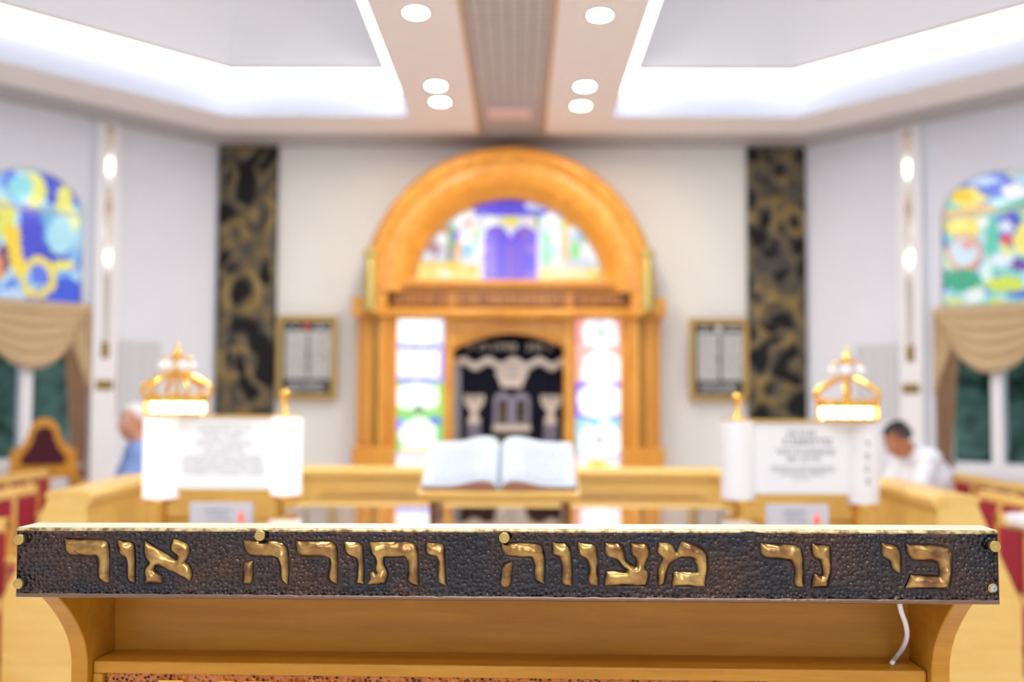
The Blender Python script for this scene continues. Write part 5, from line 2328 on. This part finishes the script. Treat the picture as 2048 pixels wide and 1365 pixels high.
# ---- rivets
toFront = Matrix.Rotation(math.radians(90), 3, 'X')      # lathe axis z -> -y
LR = LM.to_3x3()
for (px, py, kind) in ((51, 1077, 'b'), (49, 1164, 'b'), (527, 1069, 'b'), (1010, 1073, 'b'), (1979, 1090, 'b'), (1982, 1176, 's')):
    x, z = LP(px, py)
    c = LM @ Vector((x, -.003, z))
    mm = LR @ toFront
    g = Geo()
    if kind == 'b':
        # +z of the profile points out of the board (toward the viewer)
        g.lathe([(.001, 0), (.0062, 0), (.0062, .0035), (.0054, .0045), (.0054, .0075), (.001, .0075)], c, 24, mm)
        g.build('rivet_collar', MAT['collar'], lect)
        g = Geo()
        g.lathe([(.001, .007), (.0060, .007), (.0064, .0078), (.0064, .0108), (.0060, .0118), (.0050, .0119), (.0048, .0116), (.0046, .0120), (.0037, .0121), (.0035, .0117), (.0033, .0121), (.0022, .0122), (.0020, .0118), (.0018, .0122), (.0008, .0122), (.0003, .0119)], c, 32, mm)
        g.build('rivet', plain('rivet_brass', (206, 178, 108), .3, .9), lect, smooth=False)
    else:
        g.lathe([(.001, 0), (.0056, 0), (.0056, .002), (.0046, .003), (.0042, .0024), (.001, .0024)], c, 24, mm)
        g.build('rivet_collar', MAT['brass'], lect)
        g = Geo()
        g.lathe([(.001, .002), (.0038, .002), (.0040, .0034), (.0030, .0044), (.0014, .0046), (.0011, .0030), (.0003, .0030)], c, 24, mm)
        g.build('screw', plain('steel_screw', (176, 186, 196), .25, .95), lect, smooth=False)

# ---- wooden body: side brackets, back panel, ledge, framed copper relief
xL, xR = -BW / 2 + .022, BW / 2 - .022
TH = .023


def curve_front(z):
    """front edge depth of the side bracket at height z below the board"""
    t = min(1, max(0, (ZBOT - z) / .11))
    return .004 + .078 * math.sin(t * math.pi / 2) ** .9


for s in (-1, 1):
    xx = xL if s < 0 else xR - TH
    poly = []
    for i in range(21):
        z = ZBOT - .0015 - i / 20 * .12
        poly.append((curve_front(z), z))
    poly += [(.086, 0.10), (.086, 0.0), (.40, 0.0), (.40, ZBOT - .0015)]
    g = Geo(LM)
    g.prism(poly, 'x', xx, xx + TH)
    g.build('side_panel', MAT['wood_lectern'], lect, bevel=.002)
g = Geo(LM)
g.box(xL + TH, xR - TH, .155, .175, 0.05, ZBOT - .0015)
g.build('back_panel', MAT['wood_lectern'], lect)
g = Geo(LM)
g.box(xL + TH, xR - TH, .041, .40, ZBOT - .004 + .0025, ZBOT + .018)
g.build('top_shelf', MAT['wood_lectern'], lect)
# ledge height from the photograph
x_, zl = 0, None
v = fwd + rgt * ((1024 - 1024.0) / F_PX) + upv * ((682.5 + SHIFT - 1333) / F_PX)
o_ = LMI @ CAM
d_ = LMI.to_3x3() @ v
YL = .094
t = (YL - o_.y) / d_.y
zl = (o_ + d_ * t).z
v2 = fwd + upv * ((682.5 + SHIFT - 1359) / F_PX)
d2_ = LMI.to_3x3() @ v2
zl2 = (o_ + d2_ * ((YL - o_.y) / d2_.y)).z
print('LEDGE', zl, zl2, ZBOT)
g = Geo(LM)
g.box(xL + TH + .001, xR - TH - .001, YL, .155, zl2, zl)
g.build('ledge', MAT['wood_lectern'], lect, bevel=.003)
for s in (-1, 1):
    g = Geo(LM)
    xx = xL + TH + .001 if s < 0 else xR - TH - .014
    g.box(xx, xx + .013, YL, .14, zl2 - .5, zl2)
    g.build('frame_stile', MAT['wood_lectern'], lect, bevel=.002)
g = Geo(LM)
g.box(xL + TH + .001, xR - TH - .001, YL, .14, zl2 - .53, zl2 - .5)
g.build('frame_rail', MAT['wood_lectern'], lect, bevel=.002)
g = Geo(LM)
g.box(xL + TH + .014, xR - TH - .014, YL + .008, .13, zl2 - .5, zl2)
cp = g.build('relief_sheet', MAT['copper'], lect)
g = Geo(LM)
x = xL + TH + .09
k = 0
while x < xR - TH - .06:
    w = (.034, .02, .036, .03)[k % 4]
    z1 = zl2 - .0085
    g.box(x, x + w, YL + .003, YL + .008, z1 - .012, z1)
    g.box(x + w - .010, x + w, YL + .003, YL + .008, z1 - .05, z1 - .012)
    x += w + (.014 if k % 5 else .05)
    k += 1
g.build('lettering', MAT['brass'], cp)
g = Geo(LM)
g.box(xL - .02, xR + .02, .08, .42, 0, .045)
g.build('base', MAT['wood_lectern'], lect, bevel=.004)

# ---- white cord hanging under the board
pts = []
for (px, py, dpt) in ((1797, 1196, .05), (1802, 1222, .055), (1811, 1248, .075), (1814, 1272, .10), (1806, 1296, .125), (1793, 1316, .14), (1784, 1335, .115)):
    v = fwd + rgt * ((px - 1024.0) / F_PX) + upv * ((682.5 + SHIFT - py) / F_PX)
    d_ = LMI.to_3x3() @ v
    q = o_ + d_ * ((dpt - o_.y) / d_.y)
    pts.append(q)
pts[0].z = ZBOT - .002
pts[-1].z = max(pts[-1].z, zl + .0035)
pts[-2].z = max(pts[-2].z, zl + .005)
sm = []
for i in range(len(pts) - 1):
    p0 = pts[max(0, i - 1)]
    p1, p2 = pts[i], pts[i + 1]
    p3 = pts[min(len(pts) - 1, i + 2)]
    for k in range(6):
        t = k / 6
        sm.append(.5 * ((2 * p1) + (p2 - p0) * t + (2 * p0 - 5 * p1 + 4 * p2 - p3) * t * t + (3 * p1 - p0 - 3 * p2 + p3) * t ** 3))
sm.append(pts[-1])
g = Geo(LM)
g.tube(sm, .0032, 10)
co_ = g.build('power_cord', MAT['cord'], None, smooth=True)
tag(co_, 'white cable hanging beneath the right end of the copper board', 'cable')
